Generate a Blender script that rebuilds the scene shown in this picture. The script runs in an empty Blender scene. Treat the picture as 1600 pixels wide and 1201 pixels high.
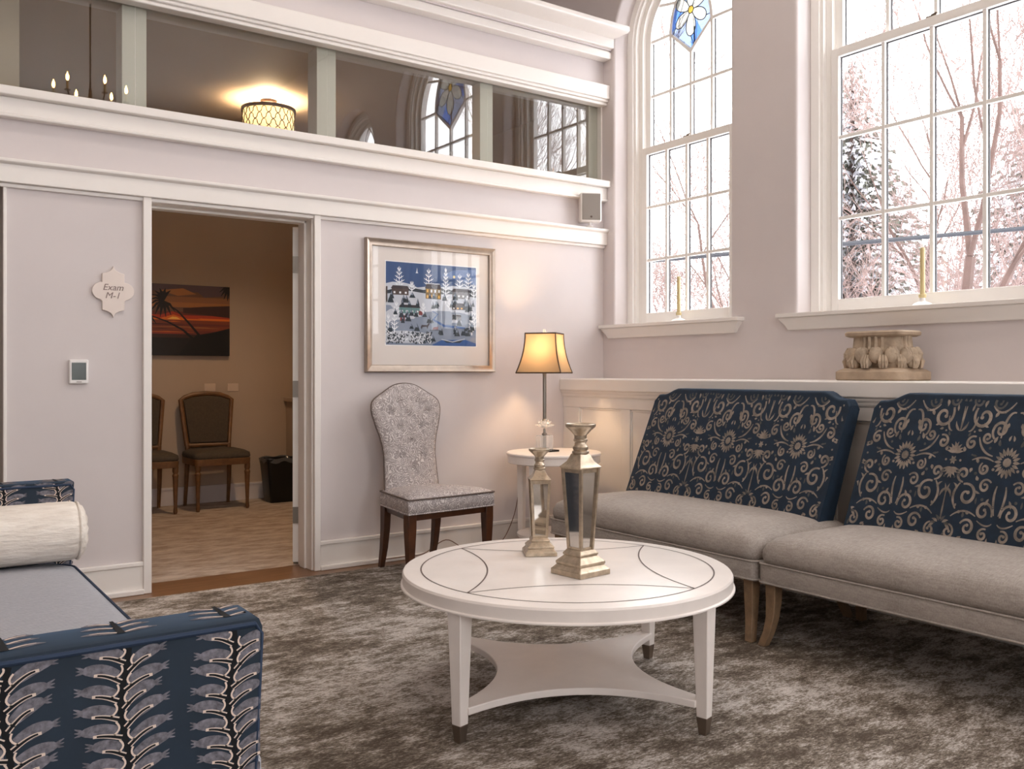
import bpy, bmesh, math, random
from mathutils import Vector, Matrix
PI = math.pi
R = math.radians
C = bpy.context.scene.collection
sc = bpy.context.scene

# ------------------------------------------------------------------ camera
cam_d = bpy.data.cameras.new('camera')
cam = bpy.data.objects.new('camera', cam_d)
C.objects.link(cam)
cam.location = (0, 0, 1.17)
cam.rotation_euler = (PI / 2, 0, R(-35.06))
cam_d.sensor_width = 36.0
cam_d.lens = 1425 / 1600 * 36.0
cam_d.shift_y = -18.5 / 1600
cam_d.clip_end = 300
sc.camera = cam

# ------------------------------------------------------------------ world and exposure
W = bpy.data.worlds.new('overcast_sky')
sc.world = W
W.use_nodes = True
_bg = W.node_tree.nodes['Background']
_bg.inputs[0].default_value = (0.975, 0.98, 1.0, 1)
_bg.inputs[1].default_value = 5.5
sc.view_settings.view_transform = 'Standard'
sc.view_settings.look = 'None'
sc.view_settings.exposure = 0.52
sc.view_settings.gamma = 1.0
sc.view_settings.use_curve_mapping = False
sc.cycles.max_bounces = 10
sc.cycles.diffuse_bounces = 6
sc.cycles.glossy_bounces = 5
sc.cycles.transmission_bounces = 8
sc.cycles.transparent_max_bounces = 20
sc.cycles.caustics_reflective = False
sc.cycles.caustics_refractive = False
sc.cycles.sample_clamp_indirect = 6.0
sc.cycles.use_denoising = True


def lamp(name, kind, loc, energy, color, rot=(0, 0, 0), size=0.1, size_y=None, portal=False):
    d = bpy.data.lights.new(name, kind)
    d.energy = energy
    d.color = color
    if kind == 'AREA':
        d.size = size
        if size_y:
            d.shape = 'RECTANGLE'
            d.size_y = size_y
        if portal:
            d.cycles.is_portal = True
    else:
        d.shadow_soft_size = size
    o = bpy.data.objects.new(name, d)
    C.objects.link(o)
    o.location = loc
    o.rotation_euler = rot
    return o


# daylight enters through these window openings (sampling portals on the openings)
RIGHT_WINDOWS = [(4.424, .545, 3.55, 4), (2.66, .72, 3.76, 4), (0.90, .545, 3.55, 4), (-1.3, .707, 3.76, 4)]  # the last two are unseen, added to let in more light
FRONT_FILL_WINDOWS = [(-0.8, .8, 3.6, 4), (2.0, .8, 3.6, 4)]  # invented openings behind the camera, added for fill light
for (yc, hw, zs, n) in RIGHT_WINDOWS:
    lamp('daylight_portal', 'AREA', (4.74, yc, (1.5 + zs + hw) / 2), 1, (1, 1, 1), (0, R(90), 0), zs + hw - 1.5, 2 * hw, True)
for (xc, hw, zs, n) in FRONT_FILL_WINDOWS:
    lamp('daylight_portal', 'AREA', (xc, -3.84, (1.1 + zs + hw) / 2), 1, (1, 1, 1), (R(90), 0, 0), 2 * hw, zs + hw - 1.1, True)
# added, unseen ceiling fill lights to brighten the tall room (fixtures built below)
CEIL_FILL_LIGHTS = [(-0.9, 0.2), (-0.9, 2.6), (1.4, 2.9), (3.3, 0.6), (3.2, 3.2)]
for (x, y) in CEIL_FILL_LIGHTS:
    lamp('fill_beam', 'AREA', (x, y, 4.86), 9, (1.0, 0.92, 0.85), (0, 0, 0), 0.34)

# ------------------------------------------------------------------ helpers


def lin(r, g=None, b=None):
    if isinstance(r, str):
        h = r.lstrip('#')
        r, g, b = (int(h[i:i + 2], 16) for i in (0, 2, 4))
    f = lambda c: (c / 255 / 12.92) if c / 255 <= 0.04045 else ((c / 255 + 0.055) / 1.055) ** 2.4
    return (f(r), f(g), f(b), 1)


class NT:
    def __init__(s, name):
        s.m = bpy.data.materials.new(name)
        s.m.use_nodes = True
        s.t = s.m.node_tree
        s.b = s.t.nodes['Principled BSDF']
        s.out = s.t.nodes['Material Output']

    def n(s, typ, **kw):
        x = s.t.nodes.new(typ)
        for k, v in kw.items():
            if k.startswith('i_'):
                key = k[2:]
                key = int(key) if key.isdigit() else key.replace('_', ' ')
                x.inputs[key].default_value = v
            else:
                setattr(x, k, v)
        return x

    def l(s, a, b):
        s.t.links.new(a, b)

    def coord(s, scale=(1, 1, 1), rot=(0, 0, 0)):
        c = s.n('ShaderNodeTexCoord')
        m = s.n('ShaderNodeMapping')
        m.inputs['Scale'].default_value = scale
        m.inputs['Rotation'].default_value = rot
        s.l(c.outputs['Object'], m.inputs['Vector'])
        return m.outputs[0]

    def noise(s, vec, scale, detail=4, rough=.6):
        x = s.n('ShaderNodeTexNoise')
        x.inputs['Scale'].default_value = scale
        x.inputs['Detail'].default_value = detail
        x.inputs['Roughness'].default_value = rough
        s.l(vec, x.inputs['Vector'])
        return x.outputs['Fac']

    def ramp(s, fac, stops, interp='LINEAR'):
        r = s.n('ShaderNodeValToRGB')
        e = r.color_ramp
        e.interpolation = interp
        while len(e.elements) < len(stops):
            e.elements.new(0.5)
        for el, (p, c) in zip(e.elements, stops):
            el.position = p
            el.color = c
        s.l(fac, r.inputs[0])
        return r.outputs[0]

    def mix(s, fac, a, b, blend='MIX'):
        x = s.n('ShaderNodeMix', data_type='RGBA', blend_type=blend)
        for i, v in ((0, fac), (6, a), (7, b)):
            if isinstance(v, (int, float, tuple)):
                x.inputs[i].default_value = v
            else:
                s.l(v, x.inputs[i])
        return x.outputs[2]

    def math(s, op, a, b=None):
        x = s.n('ShaderNodeMath', operation=op)
        for i, v in enumerate((a, b)):
            if v is None:
                continue
            if isinstance(v, (int, float)):
                x.inputs[i].default_value = v
            else:
                s.l(v, x.inputs[i])
        return x.outputs[0]

    def bump(s, h, strength=.3, dist=.01):
        x = s.n('ShaderNodeBump')
        x.inputs['Strength'].default_value = strength
        x.inputs['Distance'].default_value = dist
        s.l(h, x.inputs['Height'])
        s.l(x.outputs[0], s.b.inputs['Normal'])

    def base(s, c):
        if isinstance(c, tuple):
            s.b.inputs['Base Color'].default_value = c
        else:
            s.l(c, s.b.inputs['Base Color'])

    def set(s, **kw):
        for k, v in kw.items():
            s.b.inputs[k.replace('_', ' ')].default_value = v
        return s


MATS = {}


def simple(name, col, rough=.5, metal=0., spec=.5, var=0., vscale=8, bump=0., bscale=60):
    t = NT(name)
    c = lin(col)
    if var:
        v = t.coord()
        f = t.noise(v, vscale)
        lo = tuple(max(0, x * (1 - var)) for x in c[:3]) + (1,)
        hi = tuple(min(1, x * (1 + var)) for x in c[:3]) + (1,)
        t.base(t.ramp(f, [(.3, lo), (.7, hi)]))
    else:
        t.base(c)
    if bump:
        t.bump(t.noise(t.coord(), bscale, 3), bump, .004)
    t.set(Roughness=rough, Metallic=metal, Specular_IOR_Level=spec)
    MATS[name] = t.m
    return t.m


def emissive(name, col, strength):
    t = NT(name)
    t.base(lin(col))
    t.b.inputs['Emission Color'].default_value = lin(col)
    t.b.inputs['Emission Strength'].default_value = strength
    MATS[name] = t.m
    return t.m


def glass_mat(name, tint=(1, 1, 1, 1), ior=1.5, rough=0.0):
    t = NT(name)
    tr = t.n('ShaderNodeBsdfTransparent')
    tr.inputs[0].default_value = tint
    gl = t.n('ShaderNodeBsdfGlossy')
    gl.inputs['Roughness'].default_value = rough
    fr = t.n('ShaderNodeFresnel')
    fr.inputs[0].default_value = ior
    mx = t.n('ShaderNodeMixShader')
    ge = t.n('ShaderNodeNewGeometry')
    t.l(t.math('MULTIPLY', fr.outputs[0], t.math('SUBTRACT', 1.0, ge.outputs['Backfacing'])), mx.inputs[0])
    t.l(tr.outputs[0], mx.inputs[1])
    t.l(gl.outputs[0], mx.inputs[2])
    t.l(mx.outputs[0], t.out.inputs[0])
    MATS[name] = t.m
    return t.m


class MB:
    def __init__(s):
        s.v, s.f, s.m = [], [], []

    def add(s, vs, fs, mat=0):
        o = len(s.v)
        s.v += [tuple(p) for p in vs]
        for f in fs:
            s.f.append([i + o for i in f])
            s.m.append(mat)
        return s

    def box(s, x0, x1, y0, y1, z0, z1, mat=0):
        v = [(x, y, z) for z in (z0, z1) for y in (y0, y1) for x in (x0, x1)]
        return s.add(v, [(0, 2, 3, 1), (4, 5, 7, 6), (0, 1, 5, 4), (2, 6, 7, 3), (0, 4, 6, 2), (1, 3, 7, 5)], mat)

    def loft(s, rings, mat=0, cap0=True, cap1=True, closed=True):
        n = len(rings[0])
        vs = [p for r in rings for p in r]
        fs = []
        for k in range(len(rings) - 1):
            for i in range(n if closed else n - 1):
                j = (i + 1) % n
                fs.append((k * n + i, k * n + j, (k + 1) * n + j, (k + 1) * n + i))
        if cap0:
            fs.append(tuple(range(n))[::-1])
        if cap1:
            fs.append(tuple((len(rings) - 1) * n + i for i in range(n)))
        return s.add(vs, fs, mat)

    def lathe(s, prof, seg=32, c=(0, 0, 0), mat=0, cap=True):
        rings = []
        for r, z in prof:
            rings.append([(c[0] + r * math.cos(2 * PI * i / seg), c[1] + r * math.sin(2 * PI * i / seg), c[2] + z) for i in range(seg)])
        return s.loft(rings, mat, cap, cap)

    def sq(s, prof, c=(0, 0, 0), mat=0, rot=0):
        """square section loft: (half, z) or (hx, hy, z)"""
        rings = []
        ca, sa = math.cos(rot), math.sin(rot)
        for p in prof:
            hx, hy, z = (p[0], p[0], p[1]) if len(p) == 2 else p
            q = [(-hx, -hy), (hx, -hy), (hx, hy), (-hx, hy)]
            rings.append([(c[0] + x * ca - y * sa, c[1] + x * sa + y * ca, c[2] + z) for x, y in q])
        return s.loft(rings, mat)

    def rr(s, prof, c=(0, 0), mat=0, k=5, cap0=True, cap1=True):
        """rounded rectangle loft: (hx, hy, r, z)"""
        rings = []
        for hx, hy, r, z in prof:
            r = max(1e-4, min(r, hx - 1e-4, hy - 1e-4))
            ring = []
            for (sx, sy, a0) in ((1, 1, 0), (-1, 1, 90), (-1, -1, 180), (1, -1, 270)):
                for i in range(k + 1):
                    a = R(a0 + 90 * i / k)
                    ring.append((c[0] + sx * (hx - r) + r * math.cos(a), c[1] + sy * (hy - r) + r * math.sin(a), z))
            rings.append(ring)
        return s.loft(rings, mat, cap0, cap1)

    def tube(s, pts, rad, seg=8, mat=0):
        pts = [Vector(p) for p in pts]
        n = len(pts)
        if not hasattr(rad, '__len__'):
            rad = [rad] * n
        rings = []
        up = None
        for i in range(n):
            d = (pts[min(i + 1, n - 1)] - pts[max(i - 1, 0)])
            if d.length < 1e-9:
                d = Vector((0, 0, 1))
            d.normalize()
            if up is None:
                up = d.cross(Vector((0, 0, 1)) if abs(d.z) < .9 else Vector((1, 0, 0))).normalized()
            a = (up - d * up.dot(d))
            if a.length < 1e-6:
                a = d.orthogonal()
            a.normalize()
            up = a
            b = d.cross(a)
            rings.append([pts[i] + (a * math.cos(2 * PI * k / seg) + b * math.sin(2 * PI * k / seg)) * rad[i] for k in range(seg)])
        return s.loft(rings, mat)

    def sphere(s, c, r, seg=12, rows=8, mat=0):
        rx, ry, rz = (r, r, r) if not hasattr(r, '__len__') else r
        rings = []
        for j in range(1, rows):
            t = PI * j / rows
            rings.append([(c[0] + rx * math.sin(t) * math.cos(2 * PI * i / seg), c[1] + ry * math.sin(t) * math.sin(2 * PI * i / seg), c[2] - rz * math.cos(t)) for i in range(seg)])
        return s.loft(rings, mat)

    def prism(s, pts, d, mat=0):
        """extrude a 3D polygon by vector d"""
        d = Vector(d)
        a = [Vector(p) for p in pts]
        return s.loft([a, [p + d for p in a]], mat)

    def ribbon(s, pts, wid, P, mat=0):
        """flat strip following surface map P(a, b) -> 3D"""
        n = len(pts)
        if not hasattr(wid, '__len__'):
            wid = [wid] * n
        vs = []
        for i in range(n):
            p0, p1 = pts[max(i - 1, 0)], pts[min(i + 1, n - 1)]
            dx, dy = p1[0] - p0[0], p1[1] - p0[1]
            L = math.hypot(dx, dy) or 1
            nx, ny = -dy / L * wid[i] / 2, dx / L * wid[i] / 2
            vs.append(P(pts[i][0] + nx, pts[i][1] + ny))
            vs.append(P(pts[i][0] - nx, pts[i][1] - ny))
        fs = [(2 * i, 2 * i + 1, 2 * i + 3, 2 * i + 2) for i in range(n - 1)]
        return s.add(vs, fs, mat)

    def poly(s, pts, P, mat=0):
        return s.add([P(*p) for p in pts], [tuple(range(len(pts)))], mat)

    def build(s, name, mats, parent=None, bevel=0, seg=2, sharp=38, loc=None, fix=True):
        me = bpy.data.meshes.new(name)
        me.from_pydata(s.v, [], s.f)
        for m in (mats if isinstance(mats, (list, tuple)) else [mats]):
            me.materials.append(MATS[m] if isinstance(m, str) else m)
        for p, mi in zip(me.polygons, s.m):
            p.material_index = mi
            p.use_smooth = True
        if fix:
            bm = bmesh.new()
            bm.from_mesh(me)
            bmesh.ops.recalc_face_normals(bm, faces=bm.faces)
            bm.to_mesh(me)
            bm.free()
        me.set_sharp_from_angle(angle=R(sharp))
        o = bpy.data.objects.new(name, me)
        C.objects.link(o)
        if parent:
            o.parent = parent
        if loc:
            o.location = loc
        if bevel:
            b = o.modifiers.new('bevel', 'BEVEL')
            b.width = bevel
            b.segments = seg
            b.limit_method = 'ANGLE'
            b.angle_limit = R(35)
        return o


def thing(name, label, cat, loc=(0, 0, 0), rz=0, group=None):
    o = bpy.data.objects.new(name, None)
    C.objects.link(o)
    o.empty_display_size = .1
    o.location = loc
    o.rotation_euler = (0, 0, rz)
    o['label'] = label
    o['category'] = cat
    if group:
        o['group'] = group
    return o


def tag(o, label, cat, group=None):
    o['label'] = label
    o['category'] = cat
    if group:
        o['group'] = group
    return o


def struct(o, label=None, cat=None):
    o['kind'] = 'structure'
    if label:
        o['label'] = label
        o['category'] = cat
    return o


def copy_tree(o, parent=None):
    c = o.copy()
    C.objects.link(c)
    if parent:
        c.parent = parent
    for ch in list(o.children):
        copy_tree(ch, c)
    return c


# ------------------------------------------------------------------ materials
simple('wall_paint', '#d4cccb', .6, var=.02, vscale=3, bump=.04, bscale=220)
simple('trim_paint', '#eae5e0', .38, var=.01)
simple('exam_paint', '#b3a08e', .7, var=.02, vscale=3)
simple('ceiling_paint', '#d9d2ca', .8)
simple('sash_paint', '#efece8', .35)
simple('dark_gasket', '#1d1c22', .5)
simple('table_white', '#efe7e1', .3, var=.03, vscale=9)
simple('inlay_line', '#5a4a42', .5)
simple('nickel', '#9a948c', .3, .9)
simple('aged_nickel', '#85776b', .35, .8)
simple('plate_beige', '#cdb9a8', .5)
simple('silver_leaf', '#beae99', .32, .8, var=.22, vscale=45, bump=.1, bscale=90)
simple('mirror_pane', '#cfcac4', .06, .95, var=.03, vscale=30)
simple('walnut', '#4a2a18', .35, var=.35, vscale=14)
simple('weathered_wood', '#83694f', .6, var=.25, vscale=20)
simple('gold_wood', '#6f4c2c', .5, var=.25, vscale=18)
simple('brown_fabric', '#4b4034', .9, var=.15, vscale=60)
simple('black_plastic', '#0b0c0e', .35)
simple('bag_plastic', '#55575a', .3)
simple('white_plastic', '#e9e6e4', .35)
simple('lcd', '#3c443f', .2)
simple('speaker_grille', '#8d8680', .7, bump=.3, bscale=500)
simple('sign_face', '#e3d6ce', .5)
simple('sign_letters', '#84706a', .5)
simple('frame_silver', '#b3a598', .3, .65, var=.12, vscale=14)
simple('mat_board', '#e3dbd5', .9)
simple('art_paper', '#f1efee', .9)
simple('navy_velvet', '#0b2032', .8, var=.3, vscale=20)
simple('damask_silver', '#857a70', .55, var=.5, vscale=22)
simple('damask_dim', '#4a4948', .65, var=.4, vscale=35)
simple('arm_blue', '#0b2031', .75, var=.15, vscale=15)
simple('leaf_grey', '#6d6b73', .85, var=.6, vscale=90)
simple('leaf_cream', '#dfccbe', .8)
simple('leaf_dark', '#0b0d12', .9)
simple('piping_navy', '#22344d', .8)
simple('stone', '#b6a48f', .85, var=.28, vscale=16, bump=.6, bscale=45)
simple('stone_tan', '#b39f89', .8, var=.2, vscale=10, bump=.3, bscale=50)
simple('bronze', '#3b2a1e', .4, .6)
simple('black_gloss', '#0c0a0a', .15)
simple('cord_brown', '#7c5c4a', .5)
simple('candle_cream', '#c9b787', .5)
simple('snow', '#f4f4f8', .9, var=.03, vscale=2)
simple('bark', '#55433d', .9, var=.2, vscale=6)
simple('twig', '#7d6a65', .9, var=.25, vscale=2)
simple('needle', '#5c5c52', .9, var=.3, vscale=5)
simple('cable_black', '#1c2028', .6)
simple('shade_trim', '#4c3a2c', .7)
simple('lead', '#44464c', .5, .3)
glass_mat('pane_glass')
glass_mat('clerestory_glass', (.89, .905, .875, 1), 2.5)
glass_mat('picture_glass', (1, 1, 1, 1), 1.45)
for nm, col in (('stained_blue', (.045, .095, .26, 1)), ('stained_pale', (.12, .145, .21, 1)), ('stained_white', (.17, .168, .155, 1)), ('stained_gold', (.20, .125, .02, 1))):
    glass_mat(nm, col)
emissive('candle_bulb', '#ffb868', 40)
t = NT('drum_glow')
tl = t.n('ShaderNodeBsdfTranslucent')
tl.inputs[0].default_value = (.075, .062, .040, 1)
em = t.n('ShaderNodeEmission')
em.inputs[0].default_value = lin('#ffd28a')
em.inputs[1].default_value = .30
ad = t.n('ShaderNodeAddShader')
t.l(tl.outputs[0], ad.inputs[0])
t.l(em.outputs[0], ad.inputs[1])
t.l(ad.outputs[0], t.out.inputs[0])
MATS['drum_glow'] = t.m
emissive('fill_glow', '#ffe9cf', 6)  # glowing face of the added ceiling fill lights

for _n in ('navy_velvet', 'arm_blue'):
    _p = MATS[_n].node_tree.nodes['Principled BSDF']
    _p.inputs['Sheen Weight'].default_value = .17
    _p.inputs['Sheen Tint'].default_value = (.25, .5, .85, 1)

# crystal
t = NT('crystal')
t.base((.93, .92, .90, 1))
t.set(Roughness=.05, Alpha=.30, Specular_IOR_Level=1.0)
MATS['crystal'] = t.m

# lamp shade: real translucent cloth
t = NT('lamp_shade_cloth')
tl = t.n('ShaderNodeBsdfTranslucent')
tl.inputs[0].default_value = (.21, .155, .10, 1)
df = t.n('ShaderNodeBsdfDiffuse')
df.inputs[0].default_value = (.50, .38, .26, 1)
mx = t.n('ShaderNodeMixShader')
mx.inputs[0].default_value = .45
t.l(tl.outputs[0], mx.inputs[1])
t.l(df.outputs[0], mx.inputs[2])
t.l(mx.outputs[0], t.out.inputs[0])
MATS['lamp_shade_cloth'] = t.m

# heathered linen seats
t = NT('linen_grey')
a = t.noise(t.coord((220, 30, 120)), 1.0, 3, .7)
b = t.noise(t.coord((30, 220, 120)), 1.0, 3, .7)
c = t.math('ADD', a, b)
big = t.noise(t.coord(), 3.5, 3)
col = t.ramp(t.math('MULTIPLY', c, .5), [(.32, lin('#877f79')), (.68, lin('#bfb6af'))])
t.base(t.mix(.25, col, t.ramp(big, [(.3, lin('#827a72')), (.7, lin('#b8b0a8'))])))
t.bump(c, .25, .002)
t.set(Roughness=.9, Specular_IOR_Level=.2)
MATS['linen_grey'] = t.m

t = NT('bench_grey')
w = t.n('ShaderNodeTexWave', wave_type='BANDS', bands_direction='Y')
w.inputs['Scale'].default_value = 38
w.inputs['Distortion'].default_value = 4.5
w.inputs['Detail'].default_value = 3
w.inputs['Detail Scale'].default_value = 1.6
t.l(t.coord((.55, 1, 1)), w.inputs['Vector'])
t.base(t.ramp(w.outputs['Fac'], [(.1, lin('#8f9199')), (.8, lin('#b6b7bd'))]))
t.bump(w.outputs['Fac'], .4, .003)
t.set(Roughness=.85)
MATS['bench_grey'] = t.m

t = NT('bolster_cream')
n1 = t.noise(t.coord((9, 40, 40)), 1.2, 4, .6)
t.base(t.ramp(n1, [(.3, lin('#d8cec3')), (.7, lin('#efe8df'))]))
t.bump(n1, .9, .010)
t.set(Roughness=.9, Specular_IOR_Level=.2)
MATS['bolster_cream'] = t.m

# rosette woven chair cloth
t = NT('rosette_cloth')
vo = t.n('ShaderNodeTexVoronoi')
vo.inputs['Scale'].default_value = 15
wob = t.n('ShaderNodeTexNoise')
wob.inputs['Scale'].default_value = 30
cv = t.coord()
t.l(cv, wob.inputs['Vector'])
vm = t.n('ShaderNodeVectorMath', operation='MULTIPLY_ADD')
t.l(wob.outputs['Color'], vm.inputs[0])
vm.inputs[1].default_value = (.035, .035, .035)
t.l(cv, vm.inputs[2])
t.l(vm.outputs[0], vo.inputs['Vector'])
rg = t.math('SINE', t.math('MULTIPLY', vo.outputs['Distance'], 48.0))
brk = t.noise(cv, 55, 2)
rg2 = t.math('ADD', rg, t.math('MULTIPLY', t.math('SUBTRACT', brk, .5), 3.2))
t.base(t.ramp(rg2, [(.30, lin('#9b9291')), (.75, lin('#d3ccc9'))]))
t.bump(rg2, .15, .002)
t.set(Roughness=.75)
MATS['rosette_cloth'] = t.m

# distressed rug
t = NT('rug_weave')
v = t.coord((1.0, 1.0, 1.0), (0, 0, R(-8)))
vs_ = t.coord((1.0, 1.9, 1.0), (0, 0, R(-8)))
big = t.noise(v, 1.6, 4, .6)
mid = t.noise(vs_, 6.5, 9, .78)
fine = t.noise(t.coord((1.0, 3.0, 1.0), (0, 0, R(-4))), 52, 5, .8)
f = t.math('ADD', t.math('MULTIPLY', big, .45), t.math('MULTIPLY', mid, .78))
f = t.math('ADD', f, t.math('MULTIPLY', fine, .72))
col = t.ramp(t.math('MULTIPLY', f, .5128), [(.43, lin('#564c43')), (.468, lin('#675d53')), (.482, lin('#80766b')), (.515, lin('#8d8378')), (.527, lin('#b4aca5')), (.58, lin('#cac3bd'))])
wv = t.noise(t.coord((90, 260, 90)), 1.0, 2)
t.base(t.mix(.5, col, t.mix(1.0, col, t.ramp(wv, [(.3, (.45, .45, .45, 1)), (.7, (1.5, 1.5, 1.5, 1))]), 'MULTIPLY')))
t.bump(t.math('ADD', fine, wv), .5, .006)
t.set(Roughness=.95, Specular_IOR_Level=.1)
MATS['rug_weave'] = t.m

# exam room carpet
t = NT('exam_carpet')
v = t.coord((1, 2.2, 1), (0, 0, R(35)))
f1 = t.noise(v, 5, 6, .7)
t.base(t.ramp(f1, [(.38, lin('#9c8b7d')), (.62, lin('#c5b8ac'))]))
t.set(Roughness=.95)
MATS['exam_carpet'] = t.m

# wood floor boards running along the wall
t = NT('wood_floor')
v = t.coord((1, 1, 1))
br = t.n('ShaderNodeTexBrick')
br.inputs['Scale'].default_value = 1.0
br.inputs['Brick Width'].default_value = 1.1
br.inputs['Row Height'].default_value = .083
br.inputs['Mortar Size'].default_value = .0015
br.inputs['Color1'].default_value = lin('#7a5538')
br.inputs['Color2'].default_value = lin('#8e6646')
br.inputs['Mortar'].default_value = lin('#3a2415')
t.l(v, br.inputs['Vector'])
gr = t.noise(t.coord((2.5, 30, 1)), 1.5, 5)
t.base(t.mix(.55, br.outputs['Color'], t.ramp(gr, [(.3, lin('#4f3321')), (.7, lin('#9a7350'))])))
t.set(Roughness=.35)
MATS['wood_floor'] = t.m

# ------------------------------------------------------------------ room shell
XR, YB, ZC = 4.39, 5.09, 4.9
TRANS0, TRANS1 = 2.55, 3.125


def wall_with_arches(name, length0, length1, z0, z1, holes, thick, place, mat):
    """flat wall in local (a, z) with arched holes; rounded (bullnose) arrises; place(matrix)"""
    bd = .018
    cu = bpy.data.curves.new(name, 'CURVE')
    cu.dimensions = '2D'
    cu.fill_mode = 'BOTH'
    cu.extrude = thick / 2 - bd
    cu.bevel_depth = bd
    cu.bevel_resolution = 3

    def spl(pts):
        sp = cu.splines.new('POLY')
        sp.points.add(len(pts) - 1)
        for p, q in zip(sp.points, pts):
            p.co = (q[0], q[1], 0, 1)
        sp.use_cyclic_u = True
    spl([(length0, z0), (length1, z0), (length1, z1), (length0, z1)])
    for (c, hw, zs, zb) in holes:
        h = hw + bd
        pts = [(c - h, zb - bd), (c + h, zb - bd)]
        for i in range(33):
            a = PI * i / 32
            pts.append((c + h * math.cos(a), zs + h * math.sin(a)))
        spl(pts)
    o = bpy.data.objects.new(name, cu)
    C.objects.link(o)
    dg = bpy.context.evaluated_depsgraph_get()
    me = bpy.data.meshes.new_from_object(o.evaluated_get(dg))
    bpy.data.objects.remove(o)
    me.name = name
    me.transform(place)
    me.materials.clear()
    me.materials.append(MATS[mat])
    for p in me.polygons:
        p.use_smooth = True
    me.set_sharp_from_angle(angle=R(30))
    o = bpy.data.objects.new(name, me)
    C.objects.link(o)
    return o


TH = .36
# local (a,z) -> world: right wall a = y, plane x
mR = Matrix(((0, 0, 1, XR + TH / 2), (1, 0, 0, 0), (0, 1, 0, 0), (0, 0, 0, 1)))
o = wall_with_arches('wall_right', -3.9, 8.6, -.3, ZC + .2, [(yc, hw, zs, 1.47) for (yc, hw, zs, n) in RIGHT_WINDOWS], TH, mR, 'wall_paint')
struct(o, 'taupe right wall pierced by tall arched windows', 'wall')
mF = Matrix(((1, 0, 0, 0), (0, 0, -1, -3.5 - TH / 2), (0, 1, 0, 0), (0, 0, 0, 1)))
o = wall_with_arches('wall_front', -2.7, XR + .1, -.3, ZC + .2, [(xc, hw, zs, 1.05) for (xc, hw, zs, n) in FRONT_FILL_WINDOWS], TH, mF, 'wall_paint')
struct(o, 'wall behind the camera with arched windows added for fill light', 'wall')

m = MB()
m.box(-2.6, -.6, YB, YB + .2, 0, TRANS0)
m.box(.53, 1.213, YB, YB + .2, 0, 2.1)
m.box(2.135, XR, YB, YB + .2, 0, 2.1)
m.box(-.6, XR, YB, YB + .2, 2.1, TRANS0)
m.box(-2.6, XR, YB, YB + .2, TRANS1, 3.61)
struct(m.build('wall_back', 'wall_paint'), 'pale back wall with doorway and clerestory glazing', 'wall')
simple('left_wall_paint', '#a3948a', .7)
m = MB().box(-2.8, -2.5, -3.9, 8.6, -.3, ZC + .2)
struct(m.build('wall_left', 'left_wall_paint'), 'left wall outside the photo', 'wall')
m = MB().box(-2.6, XR, 6.3, 6.5, 3.61, ZC)
m.box(-2.6, XR, 5.0, 6.5, 3.50, 3.62)
struct(m.build('wall_upper', 'wall_paint'), 'shaded wall set back above the cornice', 'wall')
m = MB().box(-2.8, XR + .1, -3.9, 6.5, ZC, ZC + .15)
struct(m.build('ceiling', 'ceiling_paint'), 'ceiling of the tall room', 'ceiling')
m = MB().box(-2.8, XR + .1, -3.9, 5.30, -.15, 0)
struct(m.build('floor', 'wood_floor'), 'brown wood floor strip along the back wall', 'floor')

# exam room shell behind the back wall
EX0, EY1, EZ = .62, 8.32, 3.20
m = MB().box(EX0 - .12, XR, 5.30, EY1 + .2, -.15, -.001)
struct(m.build('floor_exam', 'exam_carpet'), 'beige carpet floor beyond the doorway', 'floor')
m = MB().box(-2.6, XR, EY1, EY1 + .2, 0, 3.6)
struct(m.build('wall_exam_back', 'exam_paint'), 'warm brown back wall of the exam room', 'wall')
m = MB().box(EX0 - .12, EX0, YB + .2, EY1, 0, 3.6)
struct(m.build('wall_exam_left', 'exam_paint'), 'left wall of the exam room', 'wall')
m = MB().box(XR - .03, XR, YB + .2, EY1, 0, 3.6)
struct(m.build('wall_exam_right', 'exam_paint'), 'right wall of the exam room', 'wall')
m = MB().box(-2.6, XR, YB + .2, EY1, EZ, EZ + .1)
struct(m.build('ceiling_exam', 'exam_paint'), 'low ceiling of the exam room', 'ceiling')
m = MB().box(-2.6, EX0 - .12, 5.30, EY1 + .2, -.15, -.001)
struct(m.build('floor_hall', 'wood_floor'), 'hall floor beyond the left opening', 'floor')
m = MB()
m.box(EX0, XR - .03, EY1 - .018, EY1, 0, .15)
m.box(EX0, XR - .03, EY1 - .024, EY1, .135, .155)
struct(m.build('baseboard_exam', 'wall_paint'), 'baseboard of the exam room', 'baseboard')

# ---- trims on the back wall
TX0 = -2.5
m = MB()
m.box(TX0, XR, YB - .045, YB, 2.098, 2.19)        # flat band
m.box(TX0, XR, YB - .020, YB, 2.078, 2.098)       # bead under
m.loft([[(TX0, YB, 2.186), (TX0, YB - .05, 2.186), (TX0, YB - .068, 2.196), (TX0, YB - .068, 2.212), (TX0, YB, 2.212)],
        [(XR, YB, 2.186), (XR, YB - .05, 2.186), (XR, YB - .068, 2.196), (XR, YB - .068, 2.212), (XR, YB, 2.212)]])
struct(m.build('trim_1', 'trim_paint', bevel=.004), 'white lower moulding band above the doorway', 'trim')
m = MB()
m.box(TX0, XR, YB - .085, YB + .10, 2.515, 2.56)   # ledge
m.box(TX0, XR, YB - .045, YB, 2.43, 2.515)
m.box(TX0, XR, YB - .055, YB, 2.415, 2.432)
struct(m.build('trim_2', 'trim_paint', bevel=.006), 'white ledge moulding under the clerestory glass', 'trim')
m = MB()
m.box(TX0, XR, YB - .075, YB, 3.155, 3.255)
m.box(TX0, XR, YB - .060, YB, 3.137, 3.157)
m.box(TX0, XR, YB - .045, YB + .03, 3.115, 3.137)
struct(m.build('trim_3', 'trim_paint', bevel=.006), 'white moulding over the clerestory glass', 'trim')
m = MB()
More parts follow.
